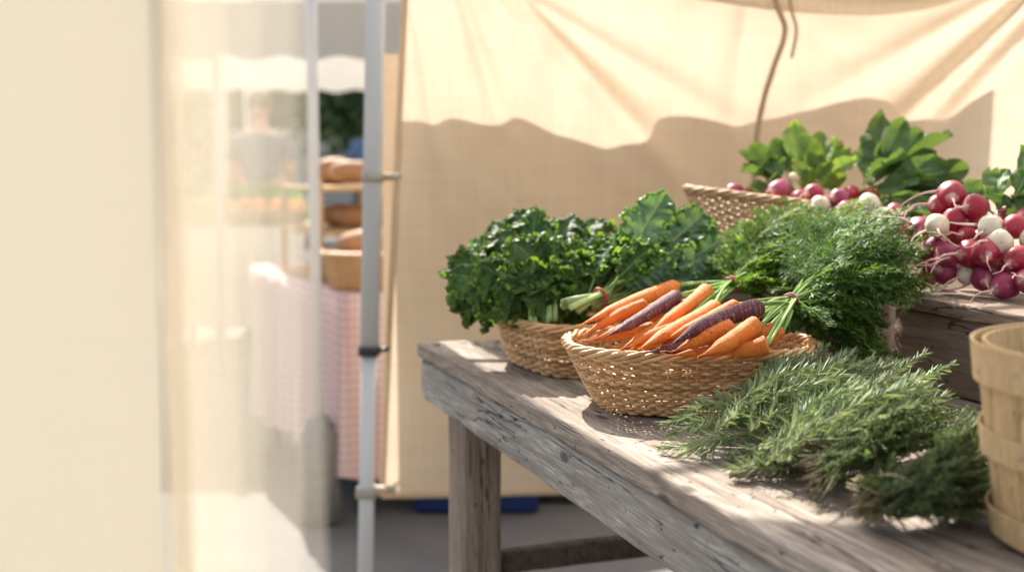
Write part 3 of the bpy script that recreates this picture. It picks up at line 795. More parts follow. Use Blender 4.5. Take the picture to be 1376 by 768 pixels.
fan(cb2, B2, [(1150, 300, 1.92), (1180, 312, 1.92), (1210, 330, 1.92), (1225, 345, 1.88), (1232, 362, 1.86), (1198, 385, 1.80), (1190, 360, 1.80), (1150, 340, 1.80),
              (1180, 410, 1.76), (1180, 440, 1.76), (1160, 440, 1.72), (1125, 350, 1.85), (1178, 474, 1.78), (1170, 470, 1.74), (1130, 410, 1.70), (1150, 380, 1.74), (1195, 400, 1.84), (1110, 440, 1.70), (1135, 460, 1.72), (1200, 300, 1.98), (1086, 428, 1.66), (1074, 440, 1.65), (1098, 452, 1.66)], 70, 300, .2, .45)

# ------------------------------------------------------------------ radishes
def radish(parent, c, r, mat, tapdir=None, tl=.05, seed=0, long=1.0):
    c = V(c); long = long * (.92 + .22 * (.5 + .5 * math.sin(seed * 5.3)))
    ax = (V(tapdir) if tapdir is not None else V((-.8, -.5, -.1))).normalized()
    s1 = ax.cross(V((.1, 0, 1))).normalized(); s2 = ax.cross(s1)
    mb = MB(); n = 18; ns = 20; vs = []; fs = []; at = []
    for i in range(n + 1):
        th = PI * i / n
        x = -math.cos(th) * r * long; rr_ = r * math.sin(th)
        if i > n - 4: x += r * .10 * (i - n + 4) / 4
        rr_ = max(rr_, r * .05)
        for j in range(ns):
            a = 2 * PI * j / ns; q = 1 + .16 * noise.noise(V((math.cos(a) * .9, math.sin(a) * .9 + seed, th * 1.1)))
            vs.append(c + ax * x + (s1 * math.cos(a) + s2 * math.sin(a)) * rr_ * q); at.append((i / n, a, 0))
        if i:
            for j in range(ns): fs.append(((i - 1) * ns + j, i * ns + j, i * ns + (j + 1) % ns, (i - 1) * ns + (j + 1) % ns))
    fs.append(tuple(range(ns))); fs.append(tuple(n * ns + j for j in reversed(range(ns))))
    mb.add(vs, fs, at); o = mb.build('radish', mat, parent)
    if tl > 0:
        e = c + ax * r * long; m2 = MB()
        w1 = rv(.5); w2 = rv(.8)
        pts = [e - ax * r * .12, e + ax * tl * .2, e + ax * tl * .5 + w1 * tl * .12, e + ax * tl * .8 + w1 * tl * .25 + V((0, 0, -tl * .12)), e + ax * tl * 1.1 + w2 * tl * .3 + V((0, 0, -tl * .3))]
        pts = catmull(pts, 4); N = len(pts)
        m2.tube(pts, [lerp(r * .17, .0005, (i / (N - 1)) ** .55) for i in range(N)], 6)
        m2.build('taproot', M_TAPW if mat == M_WHITE else M_TAP, o)
    return o
def zz(zx, zy): return 900 + zx / 2.7437, 140 + zy / 2.7437
pile = [(1040, 335, 50, 'r', 1.92), (1125, 380, 48, 'r', 1.88), (1048, 425, 42, 'r', 1.89), (995, 372, 38, 'r', 1.93), (985, 447, 43, 'w', 1.87), (1185, 455, 46, 'w', 1.83),
        (1218, 510, 46, 'w', 1.80), (1270, 450, 42, 'r', 1.82), (918, 462, 43, 'p', 1.92), (975, 530, 40, 'p', 1.88), (1095, 485, 36, 'r', 1.87), (1110, 552, 50, 'r', 1.83), (1165, 548, 50, 'r', 1.80),
        (1025, 555, 46, 'p', 1.85), (1015, 618, 46, 'p', 1.86), (1095, 628, 36, 'w', 1.84), (1162, 640, 48, 'p', 1.815), (1238, 668, 48, 'p', 1.77), (1280, 570, 50, 'r', 1.77), (1320, 650, 46, 'p', 1.74), (1330, 500, 40, 'w', 1.80),
        (1060, 490, 44, 'r', 1.93), (1130, 440, 42, 'r', 1.95), (1220, 590, 44, 'r', 1.83), (1150, 500, 40, 'p', 1.90), (940, 570, 38, 'p', 1.94), (1230, 420, 36, 'r', 1.92), (1310, 420, 40, 'r', 1.88), (1060, 590, 40, 'r', 1.92),
        (1360, 570, 46, 'r', 1.76), (1390, 640, 46, 'p', 1.72), (1380, 490, 44, 'r', 1.78), (1420, 560, 46, 'p', 1.74), (950, 640, 36, 'p', 1.95), (1180, 580, 40, 'p', 1.92)]
rbs = []
for nme, ctr, lab in (('radish_bunch', zz(1020, 560), 'bunch of deep red radishes and one white at the left of the riser box'),
                      ('radish_bunch', zz(1190, 560), 'bunch of crimson and two cream radishes in the middle of the riser box pile'),
                      ('radish_bunch', zz(1330, 560), 'bunch of red radishes with green leaves at the right edge, behind the bushel basket')):
    p = P(*ctr, Y=1.85); rbs.append(thing(nme, (p.x, p.y, ZR), lab, 'radishes', 'radish bunches on the riser box'))
MM = {'r': M_RED, 'p': M_PINK, 'w': M_WHITE}
for i, (x, y, r_, m_, Y) in enumerate(pile):
    px, py = zz(x, y); c = P(px, py, Y=Y); par = rbs[0] if x < 1075 else (rbs[1] if x < 1250 else rbs[2])
    rad = r_ / 2.7437 * Y / F_PX * 1.06
    c.z = max(c.z, ZR + rad * .98)
    tl = R.choice((.03, .045, .07)) if i < 21 else 0
    d = V((-1, -.55 + R.uniform(-.2, .3), R.uniform(-.45, .35))) if i % 4 else V((-.3, -1, -.2))
    radish(par, c, rad, MM[m_], d, tl, i * 2.1)
# long tap roots drawn out to the left
for pts_, par in (([(990, 320), (930, 330), (870, 360), (830, 400)], 0), ([(960, 368), (900, 372), (872, 400), (862, 425)], 0), ([(945, 465), (900, 490), (870, 540), (815, 592)], 0), ([(890, 440), (850, 420), (780, 415), (720, 412)], 0),
              ([(1130, 445), (1060, 440), (1010, 430)], 1), ([(1110, 540), (1050, 520), (1000, 480), (950, 470)], 1), ([(1065, 560), (1010, 570), (980, 590), (960, 625)], 1),
              ([(1115, 655), (1060, 680), (1000, 680), (925, 650)], 1), ([(1225, 700), (1190, 720), (1165, 740), (1160, 768)], 1), ([(1300, 590), (1290, 570), (1275, 560)], 2)):
    n = len(pts_); pp = [P(*zz(a, b), Y=1.84 - .06 * j / n) for j, (a, b) in enumerate(pts_)]
    for q in pp: q.z = max(q.z, ZR + .002) if q.z > ZR - .02 and q.y > 1.9 else q.z
    pp = catmull(pp, 6); N = len(pp); mb = MB(); mb.tube(pp, [lerp(.0028, .0006, (j / (N - 1)) ** .6) for j in range(N)], 6)
    mb.build('taproot', M_TAPW if R.random() < .4 else M_TAP, rbs[par])
def leaves_fan(parent, base, tips, mat, w=.03, kind='radish', pet=.35, nv=5, name='radish_leaf', jit=.01):
    for i, tp in enumerate(tips):
        px, py, Y = tp[:3]; wd = tp[3] if len(tp) > 3 else w * R.uniform(.8, 1.15)
        t = P(px, py, Y=Y); b = base + rv(jit)
        nr = V((R.uniform(-.5, .5), -.8, R.uniform(.1, .9))) if i % 3 else V((-.5, .1, 1)) + rv(.4)
        mb = MB(); leaf(mb, b, t, wd, nr, R.uniform(-.012, .025), kind, pet, R.random() * 90, 24, nv, .0022, cup=R.uniform(0, .25)); mb.build(name, mat, parent)
# right greens
leaves_fan(rbs[2], P(1345, 295, Y=1.92), [(1378, 196, 1.96, .030), (1300, 243, 1.98), (1325, 252, 1.95), (1345, 238, 2.0), (1376, 232, 1.95), (1400, 225, 1.95), (1310, 268, 2.0), (1350, 262, 1.92), (1376, 262, 1.9), (1395, 250, 1.9), (1330, 232, 2.04), (1410, 205, 2.0), (1365, 250, 2.02)], M_RAD, .027)
leaves_fan(rbs[2], P(1330, 315, Y=1.93), [(1296, 262, 1.98), (1310, 285, 1.95), (1390, 275, 1.9)], M_RAD, .022)
for b0, lst in ((rbs[2], [(1376, 262), (1376, 240), (1340, 262)]),):
    pass
# rear basket
rq1 = P(1075, 262, Y=2.34); rq2 = P(1163, 262, Y=2.30)
r1 = thing('radish_bunch', (rq1.x, rq1.y, ZC + .02), 'radish bunch with sunlit bright green leaves at the left of the rear basket', 'radishes', 'radish bunches in the rear basket')
r2 = thing('radish_bunch', (rq2.x, rq2.y, ZC + .02), 'radish bunch with tall dark green leaves and red band, right in the rear basket', 'radishes', 'radish bunches in the rear basket')
back = [(405, 318, 40, 'p', 2.28, 0), (530, 330, 37, 'r', 2.19, 0), (556, 374, 37, 'w', 2.155, 0), (622, 348, 38, 'p', 2.16, 1), (645, 388, 32, 'p', 2.13, 1), (733, 370, 41, 'w', 2.12, 1), (790, 415, 36, 'w', 2.10, 1),
        (590, 410, 34, 'p', 2.15, 0), (700, 425, 34, 'r', 2.13, 1), (480, 350, 34, 'p', 2.30, 0), (350, 335, 30, 'p', 2.33, 0), (240, 325, 34, 'p', 2.36, 0), (300, 330, 30, 'r', 2.38, 0), (850, 450, 36, 'p', 2.10, 1), (670, 330, 30, 'r', 2.32, 1), (455, 270, 18, 'w', 2.3, 0), (760, 330, 34, 'p', 2.32, 1), (830, 400, 34, 'r', 2.16, 1), (870, 480, 34, 'r', 2.10, 1)]
for i, (x, y, r_, m_, Y, b_) in enumerate(back):
    radish((r1, r2)[b_], P(*zz(x, y), Y=Y), r_ / 2.7437 * Y / F_PX, MM[m_], V((R.choice((-1, 1)), -.8, R.uniform(-.2, .5))), R.choice((.02, .035)) if i < 9 else 0, i * 1.9 + 40, 1.35 if i == 0 else 1)
leaves_fan(r1, P(1060, 262, Y=2.36), [(992, 205, 2.42), (1010, 195, 2.40), (1040, 188, 2.42), (995, 235, 2.34), (1020, 225, 2.34), (1005, 255, 2.30), (1035, 215, 2.38), (1000, 222, 2.46), (1030, 245, 2.30)], M_RAD, .028)
leaves_fan(r1, P(1082, 265, Y=2.34), [(1067, 166, 2.42, .034), (1085, 182, 2.40), (1100, 195, 2.40), (1125, 185, 2.42), (1140, 200, 2.42), (1150, 218, 2.36), (1120, 215, 2.34), (1095, 225, 2.32), (1060, 215, 2.34), (1110, 240, 2.3), (1138, 235, 2.32), (1075, 205, 2.44), (1165, 205, 2.42), (1130, 195, 2.46), (1105, 178, 2.46), (1055, 190, 2.42)], M_RADL, .026)
leaves_fan(r2, P(1160, 262, Y=2.30), [(1188, 152, 2.40, .040), (1212, 168, 2.42, .036), (1235, 180, 2.44, .036), (1282, 183, 2.36, .040), (1255, 205, 2.34, .036), (1298, 228, 2.34, .034), (1225, 215, 2.30, .036), (1270, 225, 2.30, .036), (1240, 240, 2.26), (1172, 190, 2.38), (1205, 205, 2.34, .034), (1290, 250, 2.3, .034), (1262, 250, 2.26), (1300, 262, 2.3), (1220, 250, 2.24), (1195, 225, 2.28), (1245, 190, 2.46), (1210, 190, 2.46, .036)], M_RAD, .032, pet=.28)
leaves_fan(r2, P(1175, 280, Y=2.26), [(1225, 268, 2.2), (1250, 282, 2.2), (1275, 275, 2.2), (1215, 290, 2.16), (1240, 300, 2.16), (1290, 290, 2.22), (1262, 300, 2.12), (1210, 310, 2.14)], M_RAD, .028, pet=.25)
bc = P(1170, 258, Y=2.27); band_ring(r2, bc, V((.6, .2, .8)), .016, M_BAND)

# ------------------------------------------------------------------ herbs
def needle_sprig(mb, pts, rad, nl, nw, step, ang, seed, per=2, woody=.0):
    rr = random.Random(seed); N = len(pts)
    mb.tube(pts, [lerp(rad, rad * .35, i / (N - 1)) for i in range(N)], 5, (0, .3, 1), cap=True)
    L = [0]
    for i in range(N - 1): L.append(L[-1] + (pts[i + 1] - pts[i]).length)
    s = L[-1] * woody; q = rr.random() * 6
    while s < L[-1]:
        i = 0
        while i < N - 2 and L[i + 1] < s: i += 1
        f = (s - L[i]) / max(L[i + 1] - L[i], 1e-6); p = pts[i].lerp(pts[i + 1], f); tg = (pts[i + 1] - pts[i]).normalized()
        n1 = tg.orthogonal().normalized(); n2 = tg.cross(n1); fr = s / L[-1]
        ll = nl * (1 - .45 * max(0, fr - .8) / .2) * min(1, .5 + fr * 1.5)
        for j in range(per):
            a = q + 2 * PI * j / per + rr.uniform(-.8, .8)
            out = n1 * math.cos(a) + n2 * math.sin(a)
            an = math.radians(ang * rr.uniform(.45, 1.5) * (1 - .5 * fr ** 3))
            d = (tg * math.cos(an) + out * math.sin(an)).normalized()
            l_ = ll * rr.uniform(.5, 1.2); sd = d.cross(out)
            if sd.length < 1e-4: sd = n2.copy()
            sd.normalize(); nn = sd.cross(d)
            curve = tg * l_ * .10 * rr.uniform(-.2, 1.4)
            b = rr.random()
            w_ = nw
            vs = [p - sd * w_ * .4, p + sd * w_ * .4, p + d * l_ * .5 + sd * w_ + curve * .3, p + d * l_ * .5 + nn * w_ * .55 + curve * .3, p + d * l_ * .5 - sd * w_ + curve * .3, p + d * l_ + curve]
            mb.add(vs, [(0, 1, 3), (1, 2, 3), (0, 3, 4), (2, 5, 3), (3, 5, 4)], (0, b, 0))
        q += 2.1; s += step * rr.uniform(.75, 1.25)
def herb_bunch(name, label, cat, ends, n, mk, group, r0, r1_, hgt, org):
    t = thing(name, org, label, cat, group)
    for i in range(n): mk(t, i)
    return t
def path3(a, b, lift, wob=.022, n=12):
    m = (a + b) / 2 + V((0, 0, lift)) + rv(wob); return bez(a, m, b, n)
ZT = .852
# rosemary 1: from the left tip towards the upper right
def keep(p, zmin=ZT + .003): p.z = max(p.z, zmin); return p
A0, A1 = P(905, 592, z=.860), P(1165, 470, z=.935)
ro1 = thing('rosemary_bunch', ((A0.x + A1.x) / 2, (A0.y + A1.y) / 2, ZT), 'pale green rosemary sprigs leaning on the right side of the carrot basket', 'rosemary', 'rosemary bunches on the table')
ends1 = [(1165, 464, .945), (1140, 470, .94), (1112, 462, .945), (1095, 480, .94), (1180, 485, .93), (1125, 495, .93), (1150, 505, .92), (1200, 500, .92), (1085, 505, .93), (1060, 490, .94), (1030, 505, .93), (1075, 478, .945)]
st1 = [(985, 560, .90), (960, 570, .89), (1000, 548, .905), (940, 580, .88), (975, 585, .875), (1010, 575, .89), (1030, 560, .90)]
i = 0
for e in ends1:
    for k_ in range(2):
        s = st1[i % len(st1)]; a = P(s[0] + R.uniform(-10, 10), s[1] + R.uniform(-8, 8), z=s[2]); b = P(e[0] + R.uniform(-26, 22), e[1] + R.uniform(-14, 16), z=e[2] + R.uniform(-.02, .008))
        mb = MB(); needle_sprig(mb, [keep(q) for q in path3(a, b, .012)], .0014, .0235, .00140, .0058, 50, 500 + i, 3); mb.build('sprig', M_ROSE, ro1); i += 1
for e in [(884, 602, .858), (900, 585, .862), (915, 610, .857), (892, 570, .87), (925, 570, .88), (945, 615, .857), (935, 545, .895), (965, 530, .91), (910, 555, .885), (990, 520, .915)]:
    s = R.choice(st1); a = P(s[0] + 45 + R.uniform(-10, 30), s[1] - 5 + R.uniform(-8, 8), z=s[2]); b = P(e[0], e[1], z=e[2])
    mb = MB(); needle_sprig(mb, [keep(q) for q in path3(a, b, .012)], .0013, .0235, .00140, .0058, 50, 600 + i, 3); mb.build('sprig', M_ROSE, ro1); i += 1
# rosemary 2
B0_ = P(990, 633, z=.857)
ro2 = thing('rosemary_bunch', (B0_.x + .1, B0_.y + .05, ZT), 'rosemary bunch with woody cut stems pointing at the front edge of the table', 'rosemary', 'rosemary bunches on the table')
ends2 = [(1262, 485, .955), (1235, 500, .945), (1210, 505, .94), (1190, 520, .93), (1165, 515, .935), (1240, 520, .93), (1275, 515, .935), (1140, 530, .925), (1175, 540, .92), (1215, 530, .935), (1115, 535, .92), (1100, 560, .90), (1130, 560, .90), (1160, 560, .905), (1200, 550, .915), (1250, 540, .92)]
for j, e in enumerate(ends2):
    for k_ in range(2):
        if j % 3 == 0: a = P(985 + R.uniform(-5, 12), 636 + R.uniform(-6, 6), z=.857)
        else: a = P(1020 + R.uniform(-20, 40), 600 + R.uniform(-18, 26), z=.862 + R.uniform(0, .02))
        b = P(e[0] + R.uniform(-24, 22), e[1] + R.uniform(-16, 18), z=e[2] + R.uniform(-.02, .006))
        mb = MB(); needle_sprig(mb, [keep(q) for q in path3(a, b, .016)], .0018, .0235, .00140, .0058, 50, 700 + j * 2 + k_, 3, woody=.10 if j % 3 == 0 else .0); mb.build('sprig', M_ROSE, ro2)
for j in range(12):
    a = P(1040 + R.uniform(-20, 50), 610 + R.uniform(-20, 20), z=.865); b = P(1000 + R.uniform(-30, 60), 600 + R.uniform(-25, 45), z=.858 + R.uniform(0, .02))
    mb = MB(); needle_sprig(mb, [keep(q) for q in path3(a, b, .012)], .0013, .0235, .00140, .0058, 50, 760 + j, 3); mb.build('sprig', M_ROSE, ro2)
# thyme
def thyme(label, cut, tips, ctr, n, seed, sring):
    p = P(*ctr, z=ZT); t = thing('thyme_bunch', (p.x, p.y, ZT), label, 'thyme', 'thyme bunches on the table')
    rr = random.Random(seed)
    C_ = P(sring[0], sring[1], z=sring[2])
    for i in range(n):
        e = rr.choice(tips); s = rr.choice(cut)
        a = P(s[0] + rr.uniform(-8, 8), s[1] + rr.uniform(-8, 8), z=s[2] + rr.uniform(-.008, .010)); b = P(e[0] + rr.uniform(-22, 20), e[1] + rr.uniform(-20, 12), z=e[2] + rr.uniform(-.022, .006))
        a, b = keep(a), keep(b)
        mid = C_ + V((rr.uniform(-.01, .01), rr.uniform(-.022, .022), rr.uniform(-.024, .008)))
        pts = [keep(q) for q in catmull([a, mid, b], 6)]
        mb = MB(); needle_sprig(mb, pts, .0010, .0070, .0015, .0033, 58, seed * 100 + i, 3, woody=.14)
        # two short side shoots
        for k_ in range(2):
            q = pts[int(len(pts) * rr.uniform(.4, .85))]; d = (b - a).normalized() * .025 + V((rr.uniform(-.015, .015), rr.uniform(-.02, .02), rr.uniform(-.004, .018)))
            needle_sprig(mb, [q, keep(q + d * .5 + rv(.001)), keep(q + d)], .0006, .0075, .0015, .0032, 55, seed * 1000 + i * 3 + k_, 3)
        mb.build('sprig', M_THYME, t)
    mb = MB(); ax = (P(tips[0][0], tips[0][1], z=tips[0][2]) - C_).normalized(); s1 = ax.cross(V((0, 0, 1))).normalized(); s2 = s1.cross(ax)
    mb.loop([C_ + V((0, 0, -.010)) + s1 * .027 * math.cos(q) + s2 * .022 * math.sin(q) for q in [2 * PI * i_ / 28 for i_ in range(28)]], .0010, 6)
    tw = mb.build('twine_tie', M_TWINE, t); return t
thyme('dark green thyme bunch tied with twine, lying between rosemary and the front thyme bunch', [(1078, 640, .868), (1072, 620, .875), (1085, 655, .862), (1068, 605, .882), (1082, 590, .89), (1095, 668, .858), (1090, 625, .88)],
      [(1290, 565, .915), (1270, 545, .93), (1245, 528, .94), (1225, 540, .935), (1205, 520, .945), (1295, 585, .905), (1260, 575, .915), (1180, 540, .93), (1230, 565, .92), (1160, 555, .92), (1185, 600, .905), (1210, 640, .875)], (1180, 640), 96, 21, (1160, 590, .900))
thyme('small dark green thyme bunch tied with twine, nearest the front beside the bushel basket', [(1150, 665, .870), (1148, 690, .860), (1155, 645, .88), (1170, 700, .857), (1165, 675, .875), (1145, 650, .872)],
      [(1318, 560, .935), (1325, 590, .92), (1330, 620, .905), (1320, 650, .885), (1335, 672, .868), (1300, 600, .925), (1280, 640, .905), (1290, 575, .93), (1270, 690, .868), (1310, 685, .865)], (1240, 690), 92, 31, (1205, 652, .893))
# fallen leaves on the boards
k_ = 0
for j in range(26):
    p = P(R.uniform(1000, 1150), R.uniform(640, 690), z=.8535) if j < 16 else P(R.uniform(880, 1000), R.uniform(590, 640), z=.8535)
    a = R.uniform(0, 6.3); d = V((math.cos(a), math.sin(a), .05)) * R.uniform(.005, .011)
    sd = V((-d.y, d.x, 0)).normalized() * .0011; mb = MB()
    mb.add([p - d, p + sd + V((0, 0, .0006)), p + d, p - sd, p + V((0, 0, .001))], [(0, 1, 4), (1, 2, 4), (2, 3, 4), (3, 0, 4), (0, 3, 2, 1)], (0, R.random(), 0))
    o = mb.build('fallen_leaf', M_THYME if j % 2 else M_ROSE, loc=p); tag(o, 'tiny loose herb leaf dropped on the boards in front of the herb bunches', 'leaf', 'fallen herb leaves')

# ------------------------------------------------------------------ bushel basket
bx, by = P(1302, 445, Y=1.06).x + .158, 1.06
bs = thing('bushel_basket', (bx, by, .8515), 'pale splint bushel basket with broad hoops at the right front corner', 'basket')
HB = .181; RT, RBm = .140, .116
NS = 20
for i in range(NS):
    a0 = 2 * PI * (i + .012) / NS; a1 = 2 * PI * (i + .988) / NS; mb = MB(); vs = []; fs = []; m = 12; kx = 5
    for j in range(m + 1):
        z = HB * j / m; rad = lerp(RBm, RT, (j / m) ** .85) + .0008 * math.sin(j * .6 + i)
        for q in range(kx):
            a = lerp(a0, a1, q / (kx - 1)); b_ = .0005 * math.cos((q / (kx - 1) - .5) * PI)
            vs.append(V((bx, by, .8515)) + V((math.cos(a) * (rad + b_), math.sin(a) * (rad + b_), z)))
        for q in range(kx):
            a = lerp(a0, a1, q / (kx - 1)); vs.append(V((bx, by, .8515)) + V((math.cos(a) * (rad - .0025), math.sin(a) * (rad - .0025), z)))
    k2x = kx * 2
    for j in range(m):
        for q in range(kx - 1):
            a = j * k2x + q; fs.append((a, a + 1, a + k2x + 1, a + k2x)); a += kx; fs.append((a, a + k2x, a + k2x + 1, a + 1))
        a = j * k2x; fs.append((a, a + k2x, a + k2x + kx, a + kx)); a = j * k2x + kx - 1; fs.append((a, a + kx, a + kx + k2x, a + k2x))
    mb.add(vs, fs); mb.build('stave', M_SLAT, bs)
def hoop(z0, z1, th, nm='hoop', inner=False, ovl=0):
    mb = MB(); N = 64; vs = []; fs = []
    for i in range(N):
        a = 2 * PI * i / N
        for z, o_ in ((z0, 0), (z1, 0), (z1, 1), (z0, 1)):
            f = max(0, min(1, z / HB)); rad = lerp(RBm, RT, f ** .85)
            rr_ = rad + (.0030 + th * o_ if not inner else -.0045 - th * (1 - o_)) + .0006 * math.sin(a * 5)
            vs.append(V((bx, by, .8515)) + V((math.cos(a) * rr_, math.sin(a) * rr_, z + .001 * math.sin(a * 2 + z0 * 30))))
    for i in range(N):
        j = (i + 1) % N
        for q in range(4): fs.append((i * 4 + q, j * 4 + q, j * 4 + (q + 1) % 4, i * 4 + (q + 1) % 4))
    mb.add(vs, fs); return mb.build(nm, M_HOOP, bs, smooth=False)
hoop(HB - .034, HB + .003, .003, 'rim_hoop'); hoop(HB - .03, HB + .002, .003, 'rim_hoop', True); hoop(.078, .104, .0025); hoop(.004, .030, .0025)
for a in (200, 232, 262, 290):
    for z in (HB - .016, .091, .017):
        q = math.radians(a); f = z / HB; rad = lerp(RBm, RT, f ** .85) + .006; c = V((bx, by, .8515 + z)); n_ = V((math.cos(q), math.sin(q), 0)); mb = MB(); mb.tube([c + n_ * (rad - .003), c + n_ * (rad + .001)], .0018, 7); mb.build('staple', M_CLAMP, bs)
mb = MB(); mb.tube([V((bx, by, .853)), V((bx, by, .858))], RBm - .004, 40); mb.build('basket_bottom', M_SLAT, bs, smooth=False)
for j, (dx, dy) in enumerate(((-.075, .0), (-.03, .055), (-.02, -.03), (.04, .01), (.05, .07), (-.05, .085), (.03, -.07), (-.085, .05))):
    t = thing('beet', (bx + dx, by + dy, .96), 'dark purple beet inside the pale bushel basket', 'beet', 'beets in the bushel basket')
    mb = MB(); mb.ball((bx + dx, by + dy, 0.985), .034, 18, 12, (1, 1, .9), bump=.2, seed=j); mb.build('root', M_PURPLE, t)
    mb = MB(); mb.tube([V((bx + dx, by + dy, 1.012)), V((bx + dx, by + dy, 1.022)) + rv(.006)], [.005, .003], 6, (0, .5, 0)); mb.build('stalk', M_STEM, t)

# ------------------------------------------------------------------ burlap backdrop
YT = 3.0
Ltop, Lbot = P(543, 0, Y=YT), P(514, 660, Y=YT)
ZTOP, ZBOT = 1.71, P(700, 663, Y=YT).z
def tarp_x(u, z):
    xl = lerp(Lbot.x, Ltop.x, (z - Lbot.z) / (Ltop.z - Lbot.z)); return lerp(xl, 2.1, u)
folds = [  # pixel line start, end, width(m), depth(m)
    ((690, -10), (870, 190), .030, .030), ((615, -20), (670, 150), .020, .014), ((640, -30), (820, 185), .05, .02), ((720, 0), (960, 150), .03, .012),
    ((1370, -10), (1175, 190), .030, .028), ((1390, 20), (1240, 190), .03, .018), ((1340, -20), (1110, 120), .035, .012), ((560, 40), (590, 200), .02, .008), ((1000, 20), (980, 230), .04, .008)]
FL = []
for a, b, w_, d_ in folds: A_, B_ = P(*a, Y=YT), P(*b, Y=YT); FL.append((V((A_.x, A_.z)), V((B_.x, B_.z)), w_, d_ * 1.7))
def tarp_y(x, z):
    y = 0
    p = V((x, z))
    for A_, B_, w_, d_ in FL:
        ab = B_ - A_; t = (p - A_).dot(ab) / ab.dot(ab)
        q = A_ + ab * t; dist = (p - q).length * (1 if (p - q).x > 0 else -1)
        ww = w_ * (.45 + .9 * max(min(t, 1.6), 0)); amp = math.exp(-max(0, t - .75) ** 2 / .18) * (1 if t > -.3 else max(0, 1 + (t + .3) * 2))
        y -= d_ * amp * math.exp(-(dist / ww) ** 2)
    y += .010 * math.sin(x * 5 + z * 1.3) + .007 * noise.noise(V((x * 4, z * 2.2, 0))) + .005 * noise.noise(V((x * 14, z * 5, 2))) + .0035 * (1 - abs(noise.noise(V((x * 7 + z * 3, z * 6, 8)))) * 2.2)
    y += .008 * math.sin(x * 9 + 1) * max(0, 1 - (z - ZBOT) / .6)
    return YT + y
NX, NZ = 260, 150
mb = MB(); vs = []; fs = []
for j in range(NZ + 1):
    for i in range(NX + 1):
        z = lerp(ZBOT, ZTOP, j / NZ); x = tarp_x(i / NX, z)
        sag = .04 * math.sin(i / NX * PI) ** 2 * (j / NZ) ** 3
        vs.append(V((x, tarp_y(x, z), z - sag)))
        if i and j: a = (j - 1) * (NX + 1) + i - 1; fs.append((a, a + 1, a + NX + 2, a + NX + 1))
mb.add(vs, fs)
tp = thing('burlap_backdrop', (0.8, YT, ZBOT), 'cream burlap sheet hanging behind the table with diagonal folds and a wavy shadow', 'burlap sheet')
mb.build('sheet', M_TARP, tp)
mb = MB(); pts = [V((tarp_x(0, z), tarp_y(tarp_x(0, z), z), z)) for z in [lerp(ZBOT, ZTOP, i / 40) for i in range(41)]]
mb.tube(pts, .0085, 8); mb.build('side_hem', M_HEM, tp)
mb = MB(); pts = [V((tarp_x(u, ZBOT), tarp_y(tarp_x(u, ZBOT), ZBOT), ZBOT)) for u in [i / 80 for i in range(81)]]
mb.tube(pts, .009, 8); mb.build('bottom_hem', M_HEM, tp)
# swag of spare cloth folded over the top rail, drooping into view
mb = MB(); vs = []; fs = []; N = 60; m = 12
pr = [(905, -6), (960, 3), (1030, 14), (1100, 20), (1170, 22), (1240, 14), (1290, 0), (1320, -14)]
bp = catmull([P(a, b, Y=2.93) for a, b in pr], 9)
for i, b in enumerate(bp):
    f = i / (len(bp) - 1)
    for j in range(m + 1):
        t = j / m; topz = 1.73; q = V((b.x, lerp(b.y, 2.965, t) - .03 * math.sin(PI * t) - .01 * math.sin(t * 16 + f * 3), lerp(b.z, topz, t)))
        vs.append(q)
    if i:
        for j in range(m): a = (i - 1) * (m + 1) + j; fs.append((a, a + 1, a + m + 2, a + m + 1))
mb.add(vs, fs); mb.build('top_swag', M_TARP, tp)
# added unseen cloth: its wavy top is shaped to shade the lower half
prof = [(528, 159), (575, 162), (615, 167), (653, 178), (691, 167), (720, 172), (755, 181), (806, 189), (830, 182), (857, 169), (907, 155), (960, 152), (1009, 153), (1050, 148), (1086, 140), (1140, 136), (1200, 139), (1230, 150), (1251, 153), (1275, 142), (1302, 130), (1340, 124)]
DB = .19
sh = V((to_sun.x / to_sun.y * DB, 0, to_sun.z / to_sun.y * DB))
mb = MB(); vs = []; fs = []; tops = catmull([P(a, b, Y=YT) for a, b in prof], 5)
m = 30
for i, b in enumerate(tops):
    for j in range(m + 1):
        x = b.x + sh.x; z = lerp(ZBOT + .10, b.z + sh.z, j / m)
        vs.append(V((x, YT + DB + .008 * math.sin(x * 14) + .006 * noise.noise(V((x * 7, z * 3, 4))), z)))
    if i:
        for j in range(m): a = (i - 1) * (m + 1) + j; fs.append((a, a + 1, a + m + 2, a + m + 1))
mb.add(vs, fs); o = mb.build('shadow_burlap_sheet', M_TARP2, loc=(0.5, YT + DB, ZBOT + .1)); tag(o, 'added unseen burlap sheet, top edge shaped to cast the wavy shadow on the cream backdrop', 'burlap sheet')
# ropes
def rope(name, pts, rad, mat, label, cat='rope'):
    pp = catmull(pts, 14); t = thing(name, pp[-1], label, cat)
    for s_ in range(3):
        q = []
        for i, p in enumerate(pp):
            tg = (pp[min(i + 1, len(pp) - 1)] - pp[max(i - 1, 0)]).normalized(); a = tg.orthogonal().normalized()
            a = (V((0, -1, 0)) - tg * -tg.y).normalized(); b = tg.cross(a); an = i * 1.1 + s_ * 2 * PI / 3
            q.append(p + (a * math.cos(an) + b * math.sin(an)) * rad * .55)
        mb = MB(); mb.tube(q, rad * .62, 5); mb.build('strand', mat, t)
    return t
YR = 2.90
rope('hanging_rope', [P(1032, -60, Y=YR), P(1044, 5, Y=YR), P(1055, 42, Y=YR), P(1040, 90, Y=YR), P(1026, 135, Y=YR), P(1017, 185, Y=YR), P(1014, 235, Y=YR), P(1016, 290, Y=YR)], .0068, M_ROPE, 'long twisted jute rope hanging down the burlap to the rear basket')
